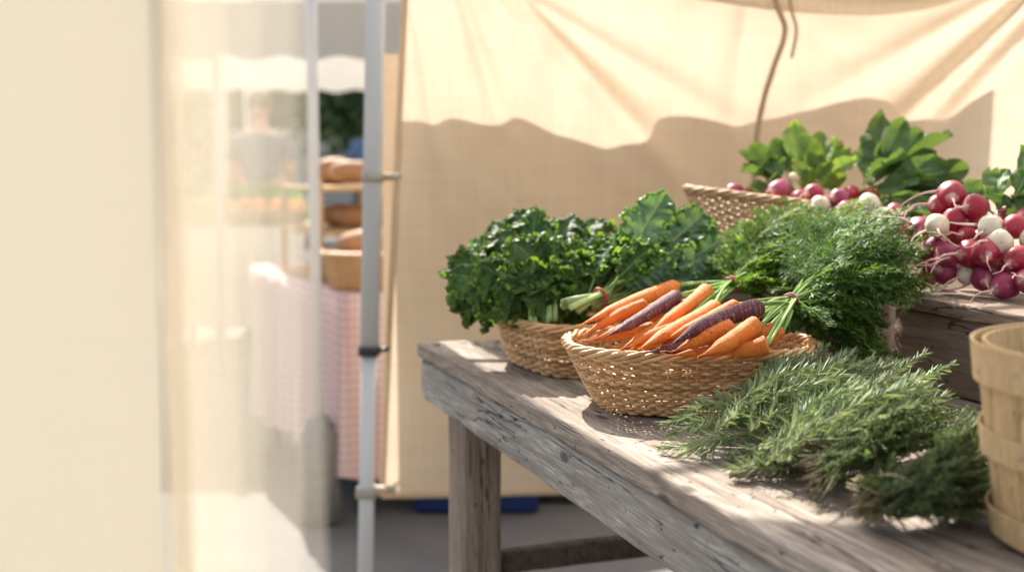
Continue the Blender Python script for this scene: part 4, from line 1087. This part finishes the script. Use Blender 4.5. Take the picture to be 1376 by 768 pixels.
rope('hanging_rope', [P(1058, -60, Y=YR), P(1062, 5, Y=YR), P(1070, 40, Y=YR), P(1064, 78, Y=YR)], .004, M_ROPE, 'short thin cord end hanging beside the long jute rope')
# top rail carrying the backdrop
mb = MB(); mb.tube([V((Ltop.x - .15, YT, 1.722)), V((2.2, YT, 1.71))], .014, 12); o = mb.build('top_rail', M_POLE, loc=(1, YT, 1.71)); tag(o, 'white metal rail carrying the burlap above the picture', 'rail')

# ------------------------------------------------------------------ tent pole
YP = 2.90
p_t, p_b = P(505, 0, Y=YP), P(491, 768, Y=YP)
dz = (p_t - p_b) / (p_t.z - p_b.z)
at_z = lambda z: p_b + dz * (z - p_b.z)
pol = thing('tent_pole', at_z(0), 'slim white metal tent pole at the left edge of the burlap', 'pole')
def sq_tube(mb, a, b, r, rc=.35):
    n = 16; vs = []; fs = []
    ring = []
    for i in range(n):
        q = 2 * PI * i / n; c, s = math.cos(q), math.sin(q); ring.append((math.copysign(abs(c) ** .45, c) * r, math.copysign(abs(s) ** .45, s) * r))
    for p in (a, b):
        for x, y in ring: vs.append(p + V((x, y, 0)))
    fs = [(i, (i + 1) % n, n + (i + 1) % n, n + i) for i in range(n)] + [tuple(reversed(range(n))), tuple(range(n, 2 * n))]
    mb.add(vs, fs)
zj = P(500, 470, Y=YP).z
mb = MB(); sq_tube(mb, at_z(zj), at_z(2.35), .0225); mb.build('upper_tube', M_POLE, pol)
mb = MB(); sq_tube(mb, at_z(0.02), at_z(zj), .0185); mb.build('lower_tube', M_POLE, pol)
mb = MB(); sq_tube(mb, at_z(0.0), at_z(.012), .05); mb.build('foot', M_BLACK, pol)
mb = MB(); sq_tube(mb, at_z(zj - .012), at_z(zj + .010), .0265); mb.tube([at_z(zj) + V((.02, -.01, 0)), at_z(zj) + V((.05, -.012, .006))], .006, 8); mb.build('lock_collar', M_BLACK, pol)
for nm, y_, x2 in (('clamp', 238, 524), ('clamp', 660, 520)):
    zc = P(500, y_, Y=YP).z; mb = MB(); sq_tube(mb, at_z(zc - .012), at_z(zc + .012), .0265); c = at_z(zc); e = P(x2, y_, Y=YP)
    mb.box(((c.x + e.x) / 2 + .012, YP + .02, zc), (abs(e.x - c.x) + .02, .02, .018), 0, .004); mb.build(nm, M_CLAMP, pol)
    mb = MB()
    for j in range(3): mb.tube([c + V((.03, -.02, -.006 + j * .006)), e + V((.0, 0, -.004 + j * .005)), e + V((.02, .09, 0))], .0022, 6)
    mb.build('cord', M_TWINE, pol)

# ------------------------------------------------------------------ our canopy (above and behind the camera)
ct = thing('stall_canopy', T(1.5, 1, 0), 'white canopy roof over the near part of the stall, above the picture', 'canopy')
pa = at_z(2.35)
def Q(u, v, z): return V((pa.x, pa.y, z)) + D * u + Wd * v
U_E = .13
mb = MB(); vs = []; fs = []
nu_, nv_ = 20, 20
for i in range(nu_ + 1):
    for j in range(nv_ + 1):
        u = lerp(U_E, 3.4, i / nu_); v = lerp(-.05, 2.7, j / nv_); vs.append(Q(u, v, 2.33 + .5 * math.sin(PI * j / nv_) - .02 * math.sin(i * 1.3)))
        if i and j: a = (i - 1) * (nv_ + 1) + j - 1; fs.append((a, a + 1, a + nv_ + 2, a + nv_ + 1))
mb.add(vs, fs); mb.build('roof_cloth', M_CANOPY, ct)
for (u, v) in ((0, 2.7), (3.4, 2.7), (3.4, .0)):
    mb = MB(); sq_tube(mb, Q(u, v, 0), Q(u, v, 2.33), .018); mb.build('canopy_leg', M_POLE, ct)
for a, b in (((0.02, 0.02), (0, 2.7)), ((0.02, 0), (3.4, 0)), ((0, 2.7), (3.4, 2.7)), ((3.4, -.05), (3.4, 2.7))):
    mb = MB(); mb.tube([Q(*a, 2.32), Q(*b, 2.32)], .012, 8); mb.build('roof_rail', M_POLE, ct)

# ------------------------------------------------------------------ added near curtain: stands in for the pale haze at left
cu = thing('haze_curtain', (-.25, .6, 0), 'added cream muslin curtain standing in for the pale haze that fades the left edge', 'curtain')
def curtain(x0, y0, x1, y1, amp, ph, mat, name, fr=60):
    mb = MB(); vs = []; fs = []; N = 90; m = 24; d = V((x1 - x0, y1 - y0, 0)); L_ = d.length; d.normalize(); n_ = V((d.y, -d.x, 0))
    for i in range(N + 1):
        for j in range(m + 1):
            s = i / N * L_; z = lerp(.06, 2.2, j / m)
            a = amp * (.7 + .3 * math.sin(z * 1.4 + ph)) * min(1, s * 14 + .25)
            vs.append(V((x0, y0, z)) + d * (s + .006 * math.sin(z * 3 + ph) * (1 - i / N)) + n_ * (a * math.sin(s * fr + ph + .3 * math.sin(z * 2)) ))
        if i:
            for j in range(m): q = (i - 1) * (m + 1) + j; fs.append((q, q + 1, q + m + 2, q + m + 1))
    mb.add(vs, fs); return mb.build(name, mat, cu)
def cxy(px, Y): return (px - 688) / F_PX * Y, Y
YC = .62
curtain(*cxy(212, YC), -.315, .575, .0015, 0, M_HAZE, 'haze_panel', 70)
for q_, px in enumerate((222, 233, 246, 262, 281, 303, 328, 356, 388, 424)):
    dy = .014 + .007 * q_
    x, y = cxy(px, YC + dy); x2, y2 = cxy(214, YC + dy)
    curtain(x, y, x2, y2 + .004, .0012, q_ * 1.7, M_HAZE_HALF if q_ < 4 else M_HAZE_SHEER, 'haze_sheer_panel', 40)
mb = MB(); mb.tube([V((-.10, .66, 2.21)), V((-.84, .385, 2.21))], .012, 10); mb.build('haze_curtain_rail', M_POLE, cu)
mb = MB(); mb.tube([V((-.84, .385, 0)), V((-.84, .385, 2.24))], .018, 12); mb.build('haze_curtain_post', M_POLE, cu)

# ------------------------------------------------------------------ neighbouring stall behind: tent, pink table, goods
lg = P(430, 700, z=0)
tn = thing('neighbour_tent', (lg.x, lg.y, 0), 'white tent shading the pink-clothed stall, its front leg standing in a grey weight', 'tent')
def Q2(u, v, z): return V((lg.x, lg.y, z)) - D * u + Wd * v
mb = MB(); sq_tube(mb, Q2(0, 0, .02), Q2(0, 0, 2.35), .017); mb.build('tent_leg', M_POLE, tn)
mb = MB(); mb.tube([Q2(0, 0, .01), Q2(0, 0, .30), Q2(0, 0, .36)], [.075, .068, .03], 20); mb.build('weight_bag', M_WEIGHT, tn)
for u, v in ((3.0, 0), (3.0, 3.0), (0, 3.0)):
    mb = MB(); sq_tube(mb, Q2(u, v, 0), Q2(u, v, 2.35), .022); mb.build('tent_leg', M_POLE, tn)
def roof(cx0, q, u0, u1, v0, v1, z, rise, par, mat=M_CANOPY, val=.22):
    mb = MB(); cs = [q(u0, v0, z), q(u1, v0, z), q(u1, v1, z), q(u0, v1, z)]; top = q((u0 + u1) / 2, (v0 + v1) / 2, z + rise)
    mb.add(cs + [top], [(0, 1, 4), (1, 2, 4), (2, 3, 4), (3, 0, 4)]); mb.build('tent_roof', mat, par, smooth=False)
    mb = MB(); vs = []; fs = []; n = 0
    for k in range(4):
        a, b = cs[k], cs[(k + 1) % 4]
        for i in range(17):
            p = a.lerp(b, i / 16); vs += [p, p - V((0, 0, val + .03 * (i % 2)))]
        base = k * 34; fs += [(base + 2 * i, base + 2 * i + 2, base + 2 * i + 3, base + 2 * i + 1) for i in range(16)]
    mb.add(vs, fs); mb.build('valance', M_VAL, par, smooth=False)
# shade edge of this roof falls along the aisle
sA = P(450, 768, z=0); off = V((to_sun.x, to_sun.y, 0)) / to_sun.z * 2.35
edge = sA + off; rel = edge - V((lg.x, lg.y, 0)); ve = rel.dot(Wd); ue = -rel.dot(D)
roof(None, Q2, max(ue - .15, .75), 4.2, ve, 3.4, 2.35, .5, tn, val=.12)
print('neighbour roof starts u', ue, 'v', ve)

def checker(name, a, b, s):
    k = NT(name); c = k.coord()
    sx = k.n('ShaderNodeSeparateXYZ', {0: c})
    def st(o): return k.math('LESS_THAN', k.math('FRACT', k.math('MULTIPLY', sx.outputs[o], s)), .5)
    h = k.math('MULTIPLY', k.math('ADD', st(0), st(1)), .5)
    z_ = st(2); f = k.math('MULTIPLY', k.math('ADD', k.math('ADD', st(0), st(1)), z_), .34)
    k.col(k.mix(f, (*a, 1), (*b, 1))); k.rough(.9); return k.m
M_PINKC = checker('pink_checked_cloth', (.80, .68, .63), (.66, .34, .31), 34)
pk = P(462, 398, z=.76); pf = P(352, 362, z=.76); D3 = pk - pf; D3.z = 0; D3.normalize(); W3 = V((-D3.y, D3.x, 0)); RZ3 = math.atan2(D3.y, D3.x)
tb = thing('side_table', (pk.x, pk.y, 0), 'folding table under a pink checked cloth beyond the tent pole', 'table')
def Q3(u, v, z): return V((pk.x, pk.y, z)) - D3 * u + W3 * v
mb = MB(); LU, LV = 1.25, 1.6
cn = [Q3(0, 0, .755), Q3(LU, 0, .755), Q3(LU, LV, .755), Q3(0, LV, .755)]
vs = []; fs = []; M_ = 160
per = []
for k_ in range(4):
    a, b = cn[k_], cn[(k_ + 1) % 4]
    for i in range(M_ // 4): per.append((a.lerp(b, i / (M_ // 4)), k_))
cen = sum(cn, V()) / 4
for i, (p, _) in enumerate(per):
    o_ = (p - cen); o_.z = 0; o_.normalize()
    for j in range(9):
        t = j / 8; vs.append(V((p.x, p.y, .765)) + o_ * (.02 * t + .02 * t * math.sin(i * .9)) + V((0, 0, -t * (.60 + .02 * math.sin(i * .25)))))
for i in range(M_):
    n_ = (i + 1) % M_
    for j in range(8): fs.append((i * 9 + j, i * 9 + j + 1, n_ * 9 + j + 1, n_ * 9 + j))
fs.append(tuple(i * 9 for i in range(M_)))
mb.add(vs, fs); o = mb.build('tablecloth', M_PINKC, loc=(pk.x, pk.y, .765)); tag(o, 'pink and white checked cloth hanging over the side table', 'tablecloth')
mb = MB(); c_ = Q3(LU / 2, LV / 2, .745); mb.box(c_, (LU - .02, LV - .02, .024), RZ3, .005); mb.build('tabletop', M_LEG, tb)
for u, v in ((.08, .08), (LU - .08, .08), (.08, LV - .08), (LU - .08, LV - .08)):
    mb = MB(); mb.tube([Q3(u, v, 0), Q3(u, v, .732)], .015, 8); mb.build('leg', M_BLACK, tb)
# goods on it
def simple_basket(label, c, r, h, mat=M_WICK, group=None):
    t = thing('bread_basket', c, label, 'basket', group); mb = MB(); n = 36; vs = []; fs = []; rows = 10
    for j in range(rows + 1):
        z = h * j / rows; rad = r * (.8 + .2 * j / rows)
        for i in range(n): a = 2 * PI * i / n; q = rad + .005 * (1 if (i + j) % 2 else -1); vs.append(V(c) + V((math.cos(a) * q, math.sin(a) * q, z)))
        if j:
            for i in range(n): fs.append(((j - 1) * n + i, (j - 1) * n + (i + 1) % n, j * n + (i + 1) % n, j * n + i))
    fs.append(tuple(reversed(range(n)))); mb.add(vs, fs, (0, 0, .4)); mb.build('woven_side', mat, t)
    mb = MB(); mb.loop([V(c) + V((math.cos(a) * r, math.sin(a) * r, h)) for a in [2 * PI * i / 40 for i in range(40)]], .011, 6, (0, 0, .6)); mb.build('rim', mat, t); return t
def loaf(c, r, mat, label, sx=(1.4, .8, .7), group=None, rz=0):
    mb = MB(); mb.ball(c, r, 16, 10, sx, Matrix.Rotation(rz, 3, 'Z'), .15, c[0] * 9); o = mb.build('bread_loaf', mat, loc=c); tag(o, label, 'bread', group)
M_BREAD = plain('bread_crust', (.42, .22, .10), .7, vs=20); M_PAPER = plain('white_paper', (.80, .78, .75), .8, vs=5); M_GREY = plain('grey_blue_cloth', (.20, .24, .28), .9)
bq = Q3(.16, .13, .768)
simple_basket('round brown bread basket on the pink checked cloth behind the tent pole', bq, .15, .12, M_WICK)
loaf(bq + V((0, 0, .15)), .07, M_BREAD, 'brown loaf of bread lying in the round bread basket')
# tall rack with breads and paper bags behind
rkp = Q3(.62, .20, .768)
rk = thing('display_rack', rkp, 'pale wooden display rack of bread and paper bags on the pink cloth', 'rack')
for zz_ in (.012, .17, .33):
    mb = MB(); mb.box(rkp + V((0, 0, zz_)), (.5, .34, .016), RZ3, .003); mb.build('shelf', M_SLAT, rk)
for a, b in ((-1, -1), (1, -1), (-1, 1), (1, 1)):
    mb = MB(); p = rkp - D3 * .24 * a + W3 * .16 * b; mb.box((p.x, p.y, p.z + .18), (.02, .02, .37), RZ3, .003); mb.build('post', M_SLAT, rk)
for j, (u, v, z, r, m_, lab) in enumerate(((.10, -.05, .04, .06, M_PAPER, 'white paper wrapped loaf on the lowest rack shelf'), (-.12, .03, .22, .065, M_BREAD, 'brown round loaf at the near end of the middle rack shelf'),
                                      (.10, .02, .225, .06, M_BREAD, 'brown round loaf at the far end of the middle rack shelf'), (-.1, 0, .39, .075, M_BREAD, 'big brown loaf on top of the display rack'), (.12, 0, .39, .06, M_BREAD, 'smaller brown loaf on top of the display rack'), (-.13, -.04, .06, .06, M_PAPER, 'white paper wrapped loaf at the near end of the lowest rack shelf'))):
    loaf(rkp + D3 * u + W3 * v + V((0, 0, z + .0)), r, m_, lab)

# far objects behind neighbours
def far_crate(c, dims, mat, label, rz=TRZ):
    t = thing('plastic_crate', c, label, 'crate', None); lx, ly, h = dims
    M = Matrix.Rotation(rz, 3, 'Z')
    for sx_, sy_, dx_, dy_ in ((0, -1, lx, .012), (0, 1, lx, .012), (-1, 0, .012, ly - .024), (1, 0, .012, ly - .024)):
        mb = MB(); p = V(c) + M @ V((sx_ * (lx / 2 - .006), sy_ * (ly / 2 - .006), h / 2 + .006)); mb.box(p, (dx_, dy_, h - .012), rz, .003); mb.build('side_wall', mat, t)
    mb = MB(); mb.box(V(c) + V((0, 0, .008)), (lx - .03, ly - .03, .012), rz); mb.build('crate_floor', mat, t)
    for s_ in (-1, 1):
        mb = MB(); p = V(c) + M @ V((0, s_ * (ly / 2 + .006), h - .02)); mb.box(p, (lx + .02, .012, .03), rz, .004); mb.build('lip', mat, t)
    return t
bl = P(640, 694, z=0); far_crate(V((bl.x, bl.y + .2, 0)), (.42, .36, .24), M_BLUE, 'blue plastic tub on the ground behind the table leg', 0)
bl = P(750, 689, z=0); far_crate(V((bl.x + .03, bl.y + .25, 0)), (.30, .30, .20), M_BLACK, 'black plastic crate on the ground right of the blue tub', 0)
bl = P(820, 686, z=0); 

# ------------------------------------------------------------------ far stall with the seller
fx = P(250, 300, z=.75)
FY = 8.0
def Q4(x, y, z): return V((x, y, z))
xa, xb = P(235, 300, Y=FY).x, P(405, 300, Y=FY).x
ft = thing('produce_table', ((xa + xb) / 2, FY + .4, 0), 'cream-clothed produce table in front of the grey-shirted seller', 'table')
mb = MB(); mb.box(((xa + xb) / 2, FY + .4, .73), (xb - xa, .8, .03), 0, .004); mb.build('tabletop', M_LEG, ft)
for x in (xa + .08, xb - .08):
    for y in (FY + .08, FY + .72): mb = MB(); mb.tube([V((x, y, 0)), V((x, y, .714))], .02, 8); mb.build('leg', M_BLACK, ft)
mb = MB(); vs = []; fs = []; n = 40
for i in range(n + 1):
    x = lerp(xa - .02, xb + .02, i / n); y0 = FY - .02
    vs += [V((x, FY + .82, .752)), V((x, y0, .752)), V((x, y0 - .02 + .015 * math.sin(i * 1.3), .42)), V((x, y0 - .03 + .03 * math.sin(i * 1.3), .08))]
    if i:
        for j in range(3): a = (i - 1) * 4 + j; fs.append((a, a + 1, a + 5, a + 4))
mb.add(vs, fs); o = mb.build('tablecloth', M_CREAMCLOTH, loc=((xa + xb) / 2, FY, .75)); tag(o, 'plain cream cloth over the far produce table', 'tablecloth')
M_ORG = plain('orange_fruit', (.72, .30, .08), .45); M_FGREEN = simple_leaf('lettuce_green', (.10, .20, .05), (.26, .40, .12), .3)
M_TANW = wicker('tan_far_wicker', (.35, .2, .1), (.6, .42, .24), (.7, .5, .3))
for j, (px, r) in enumerate(((275, .17), (330, .18), (382, .16))):
    c = P(px, 300, Y=FY + .2); c.z = .758
    lab = ('shallow tan basket at the left end of the far produce table', 'shallow tan basket at the middle of the far produce table', 'shallow tan basket at the right end of the far produce table')[j]
    simple_basket(lab, c, r, .10, M_TANW, 'baskets on the far produce table')
    rr = random.Random(j)
    for q in range(9):
        a = rr.uniform(0, 6.3); d_ = rr.uniform(0, r * .7); cc = (c.x + math.cos(a) * d_, c.y + math.sin(a) * d_, .87 + .03 * rr.random())
        mb = MB(); mb.ball(cc, .045, 12, 8, bump=.1, seed=q); o = mb.build('orange_fruit', M_ORG, loc=cc); tag(o, ('orange fruit heaped in the left far basket', 'orange fruit heaped in the middle far basket', 'orange fruit heaped in the right far basket')[j], 'fruit', ('fruit in the left far basket', 'fruit in the middle far basket', 'fruit in the right far basket')[j])
for j in range(9):
    c = P(285 + j * 14, 262, Y=FY + .62); c.z = .80 + (.1 if j % 2 else .0)
    mb = MB(); rr = random.Random(j + 50)
    for q in range(70):
        d = V((rr.uniform(-1, 1), rr.uniform(-1, 1), rr.uniform(-.2, 1))).normalized(); p = c + d * rr.uniform(.05, .13); s1 = d.orthogonal().normalized() * .045; s2 = d.cross(s1) + d * .02
        mb.add([p - s1, p - s2, p + s1 + d * .02, p + s2], [(0, 1, 2, 3)], (0, rr.random(), 0))
    mb.ball(c, .07, 10, 8)
    o = mb.build('lettuce_head', M_FGREEN, loc=(c.x, c.y, .76)); tag(o, 'green lettuce head in the row before the seller', 'lettuce', 'lettuce heads on the far produce table')
# seller
def person(px, Y, height, label, shirt, hairc, skin=(.50, .30, .22), face=-1):
    b = P(px, 300, Y=Y); x0 = b.x; t = thing('person', (x0, Y, 0), label, 'person'); s = height / 1.75
    M_SK = plain('skin', skin, .5, var=.04); M_SH = plain('grey_shirt', shirt, .9); M_TR = plain('dark_trousers', (.05, .055, .07), .9); M_HR = plain('hair', hairc, .7)
    def sk(name, vs, es, rs, mat, lvl=2):
        me = bpy.data.meshes.new(name); me.from_pydata([(x * s, y * s * -face * -1, z * s) for x, y, z in vs], es, []); me.materials.append(mat)
        o = bpy.data.objects.new(name, me); COL.objects.link(o); o.parent = t
        m = o.modifiers.new('skin', 'SKIN'); m.use_smooth_shade = True
        for i, r in enumerate(rs):
            d = me.skin_vertices[0].data[i]; d.radius = (r[0] * s, r[1] * s) if isinstance(r, tuple) else (r * s, r * s); d.use_root = (i == 0)
        u = o.modifiers.new('sub', 'SUBSURF'); u.levels = lvl; u.render_levels = lvl; return o
    vs = [(0, 0, .95), (0, 0, 1.15), (0, 0, 1.36), (0, 0, 1.47), (0, -.01, 1.54), (0, -.02, 1.64), (0, -.015, 1.72),
          (-.18, 0, 1.40), (-.24, -.02, 1.14), (-.20, -.22, 1.0), (-.17, -.30, .99), (.18, 0, 1.40), (.24, -.02, 1.14), (.18, -.22, 1.0), (.15, -.30, .99),
          (-.10, 0, .88), (-.11, 0, .48), (-.12, .02, .09), (-.13, -.14, .04), (.10, 0, .88), (.11, 0, .48), (.12, .02, .09), (.13, -.14, .04)]
    es = [(0, 1), (1, 2), (2, 3), (3, 4), (4, 5), (5, 6), (2, 7), (7, 8), (8, 9), (9, 10), (2, 11), (11, 12), (12, 13), (13, 14), (0, 15), (15, 16), (16, 17), (17, 18), (0, 19), (19, 20), (20, 21), (21, 22)]
    rs = [(.15, .10), (.14, .10), (.16, .10), .06, .055, (.085, .10), (.07, .08), .06, .045, .033, .028, .06, .045, .033, .028, .085, .055, .04, .035, .085, .055, .04, .035]
    sk('body', vs, es, rs, M_SK)
    vs2 = [(0, 0, .94), (0, 0, 1.15), (0, 0, 1.36), (0, 0, 1.44), (-.185, 0, 1.40), (-.24, -.02, 1.2), (.185, 0, 1.40), (.24, -.02, 1.2)]
    sk('shirt', vs2, [(0, 1), (1, 2), (2, 3), (2, 4), (4, 5), (2, 6), (6, 7)], [(.175, .125), (.165, .12), (.185, .12), .075, .075, .06, .075, .06], M_SH)
    vs3 = [(0, 0, .96), (-.10, 0, .88), (-.11, 0, .48), (-.12, .02, .12), (.10, 0, .88), (.11, 0, .48), (.12, .02, .12)]
    sk('trousers', vs3, [(0, 1), (1, 2), (2, 3), (0, 4), (4, 5), (5, 6)], [(.16, .11), .1, .07, .055, .1, .07, .055], M_TR)
    mb = MB(); mb.ball((x0, Y + .02 * s, 1.69 * s), .108 * s, 16, 10, (.9, 1.0, .8), bump=.1); mb.build('hair', M_HR, t)
    for sx_ in (-1, 1):
        mb = MB(); mb.ball((x0 + sx_ * .033 * s, Y - .108 * s, 1.645 * s), .011 * s, 8, 6); mb.build('eye', M_BLACK, t)
        mb = MB(); mb.ball((x0 + sx_ * .088 * s, Y - .01, 1.64 * s), .026 * s, 8, 6, (.4, .8, 1.1)); mb.build('ear', M_SK, t)
        for f in range(5):
            hx = x0 + sx_ * .16 * s; mb = MB()
            if f < 4: mb.tube([V((hx + (f - 1.5) * .017 * s, Y - .31 * s, .985 * s)), V((hx + (f - 1.5) * .019 * s, Y - .36 * s, .975 * s)), V((hx + (f - 1.5) * .019 * s, Y - (.385 - abs(f - 1.5) * .008) * s, .95 * s))], [.009 * s, .008 * s, .006 * s], 7)
            else: mb.tube([V((hx - sx_ * .02 * s, Y - .29 * s, .985 * s)), V((hx - sx_ * .05 * s, Y - .325 * s, .975 * s)), V((hx - sx_ * .055 * s, Y - .35 * s, .965 * s))], [.011 * s, .009 * s, .007 * s], 7)
            mb.build('finger', M_SK, t)
    mb = MB(); mb.tube([V((x0, Y - .11 * s, 1.645 * s)), V((x0, Y - .135 * s, 1.615 * s)), V((x0, Y - .11 * s, 1.605 * s))], [.010 * s, .015 * s, .012 * s], 8); mb.build('nose', M_SK, t)
    mb = MB(); mb.tube([V((x0 - .025 * s, Y - .112 * s, 1.58 * s)), V((x0, Y - .12 * s, 1.578 * s)), V((x0 + .025 * s, Y - .112 * s, 1.58 * s))], .006 * s, 6); mb.build('mouth', M_BAND, t)
    return t
person(352, FY + 1.15, 1.70, 'seller in a grey shirt standing behind the far produce table', (.15, .17, .20), (.13, .09, .06))
person(505, 11.5, 1.68, 'distant shopper in a blue shirt seen between tent pole and burlap', (.12, .20, .34), (.05, .035, .03))
# far tents
def far_tent(x, y, w_, d_, z, label, rise=.7, mat=M_CANOPY, val=.28):
    t = thing('market_tent', (x, y, 0), label, 'tent', 'white tents along the far side')
    q = lambda u, v, zz__: V((x + v, y + u, zz__))
    roof(None, q, 0, d_, 0, w_, z, rise, t, mat, val)
    for u, v in ((0, 0), (d_, 0), (0, w_), (d_, w_)):
        mb = MB(); sq_tube(mb, q(u, v, 0), q(u, v, z), .025); mb.build('tent_leg', M_POLE, t)
    return t
far_tent(-2.75, 6.4, 2.45, 3.0, 2.03, 'low white tent over the far produce table and its seller')
far_tent(-6.2, 9.5, 3.2, 3, 2.3, 'white tent at the far left of the aisle')
far_tent(-3.2, 11.5, 2.9, 3, 2.35, 'white tent straight behind the seller')
far_tent(-.2, 10.5, 3.2, 3, 2.3, 'white tent behind the burlap, right of the seller')
# far trees / building
def tree(x, y, h, r, label, seed):
    t = thing('tree', (x, y, 0), label, 'tree', 'trees behind the market'); rr = random.Random(seed)
    mb = MB(); mb.tube([V((x, y, 0)), V((x + .1, y, h * .4)), V((x, y + .1, h * .7))], [.18, .13, .07], 9)
    for i in range(6):
        a = rr.uniform(0, 6.3); mb.tube([V((x + .08, y, h * .4)), V((x + math.cos(a) * r * .4, y + math.sin(a) * r * .4, h * .6)), V((x + math.cos(a) * r * .8, y + math.sin(a) * r * .8, h * .75))], [.07, .05, .02], 6)
    mb.build('trunk', M_LEG, t); mb = MB()
    cl = [V((x, y, h * .65)) + V((rr.gauss(0, .45) * r, rr.gauss(0, .45) * r, rr.gauss(0, .22) * h)) for _ in range(26)]
    for c in cl:
        for q in range(130):
            p = c + V((rr.gauss(0, 1), rr.gauss(0, 1), rr.gauss(0, .8))) * r * .2; a1 = V((rr.uniform(-1, 1), rr.uniform(-1, 1), rr.uniform(-1, 1))).normalized() * .11; a2 = a1.orthogonal().normalized() * .07
            mb.add([p - a1, p - a2, p + a1, p + a2], [(0, 1, 2, 3)], (0, rr.random(), 0))
    mb.build('crown', M_TREE, t)
M_TREE = simple_leaf('tree_leaf_green', (.03, .06, .025), (.08, .13, .05), .3)
for i, (x, y, h, r, lab) in enumerate(((-2.4, 19, 4.2, 1.5, 'dark green tree behind the white tents, just left of the tent pole'), (-1.4, 24, 5.5, 2.0, 'taller green tree farther behind the tent pole'), (-6.5, 22, 5, 1.9, 'dark green tree at the far left behind the tents'), (2.5, 20, 5, 2, 'green tree hidden behind the burlap sheet'))):
    tree(x, y, h, r, lab, 90 + i)
bd = thing('market_hall', (-4, 32, 0), 'long pale plastered building closing the view behind the trees', 'building')
M_WALLB = plain('pale_plaster', (.62, .58, .52), .9, vs=1); M_ROOFB = plain('brown_tiles', (.25, .15, .11), .8, vs=4); M_GLASS = plain('window_glass', (.06, .08, .10), .15)
mb = MB(); mb.box((-4, 35, 2.6), (46, 6, 5.2), 0); mb.build('wall', M_WALLB, bd, smooth=False)
mb = MB(); mb.add([(-27.5, 31.6, 5.2), (19.5, 31.6, 5.2), (19.5, 38.4, 5.2), (-27.5, 38.4, 5.2), (-27.5, 35, 7), (19.5, 35, 7)], [(0, 1, 5, 4), (2, 3, 4, 5), (1, 2, 5), (3, 0, 4), (3, 2, 1, 0)]); mb.build('roof', M_ROOFB, bd, smooth=False)
for i in range(15):
    x = -25 + i * 3.0
    mb = MB(); mb.box((x, 31.98, 2.3), (1.3, .12, 1.9), 0); wf = mb.build('window', M_WALLB, bd, smooth=False)
    mb = MB(); mb.box((x, 31.93, 2.3), (1.1, .08, 1.7), 0); mb.build('pane', M_GLASS, wf, smooth=False)

# child meshes of parts: coordinates were stored relative to the thing's origin only for direct children; fix deeper ones
for o in list(bpy.data.objects):
    if o.type == 'MESH' and o.parent is not None and o.parent.type == 'MESH':
        top = o.parent.parent
        if top is not None and '_org' in top:
            o.data.transform(Matrix.Translation(-V(top['_org'])))
for o in bpy.data.objects:
    if '_org' in o: del o['_org']
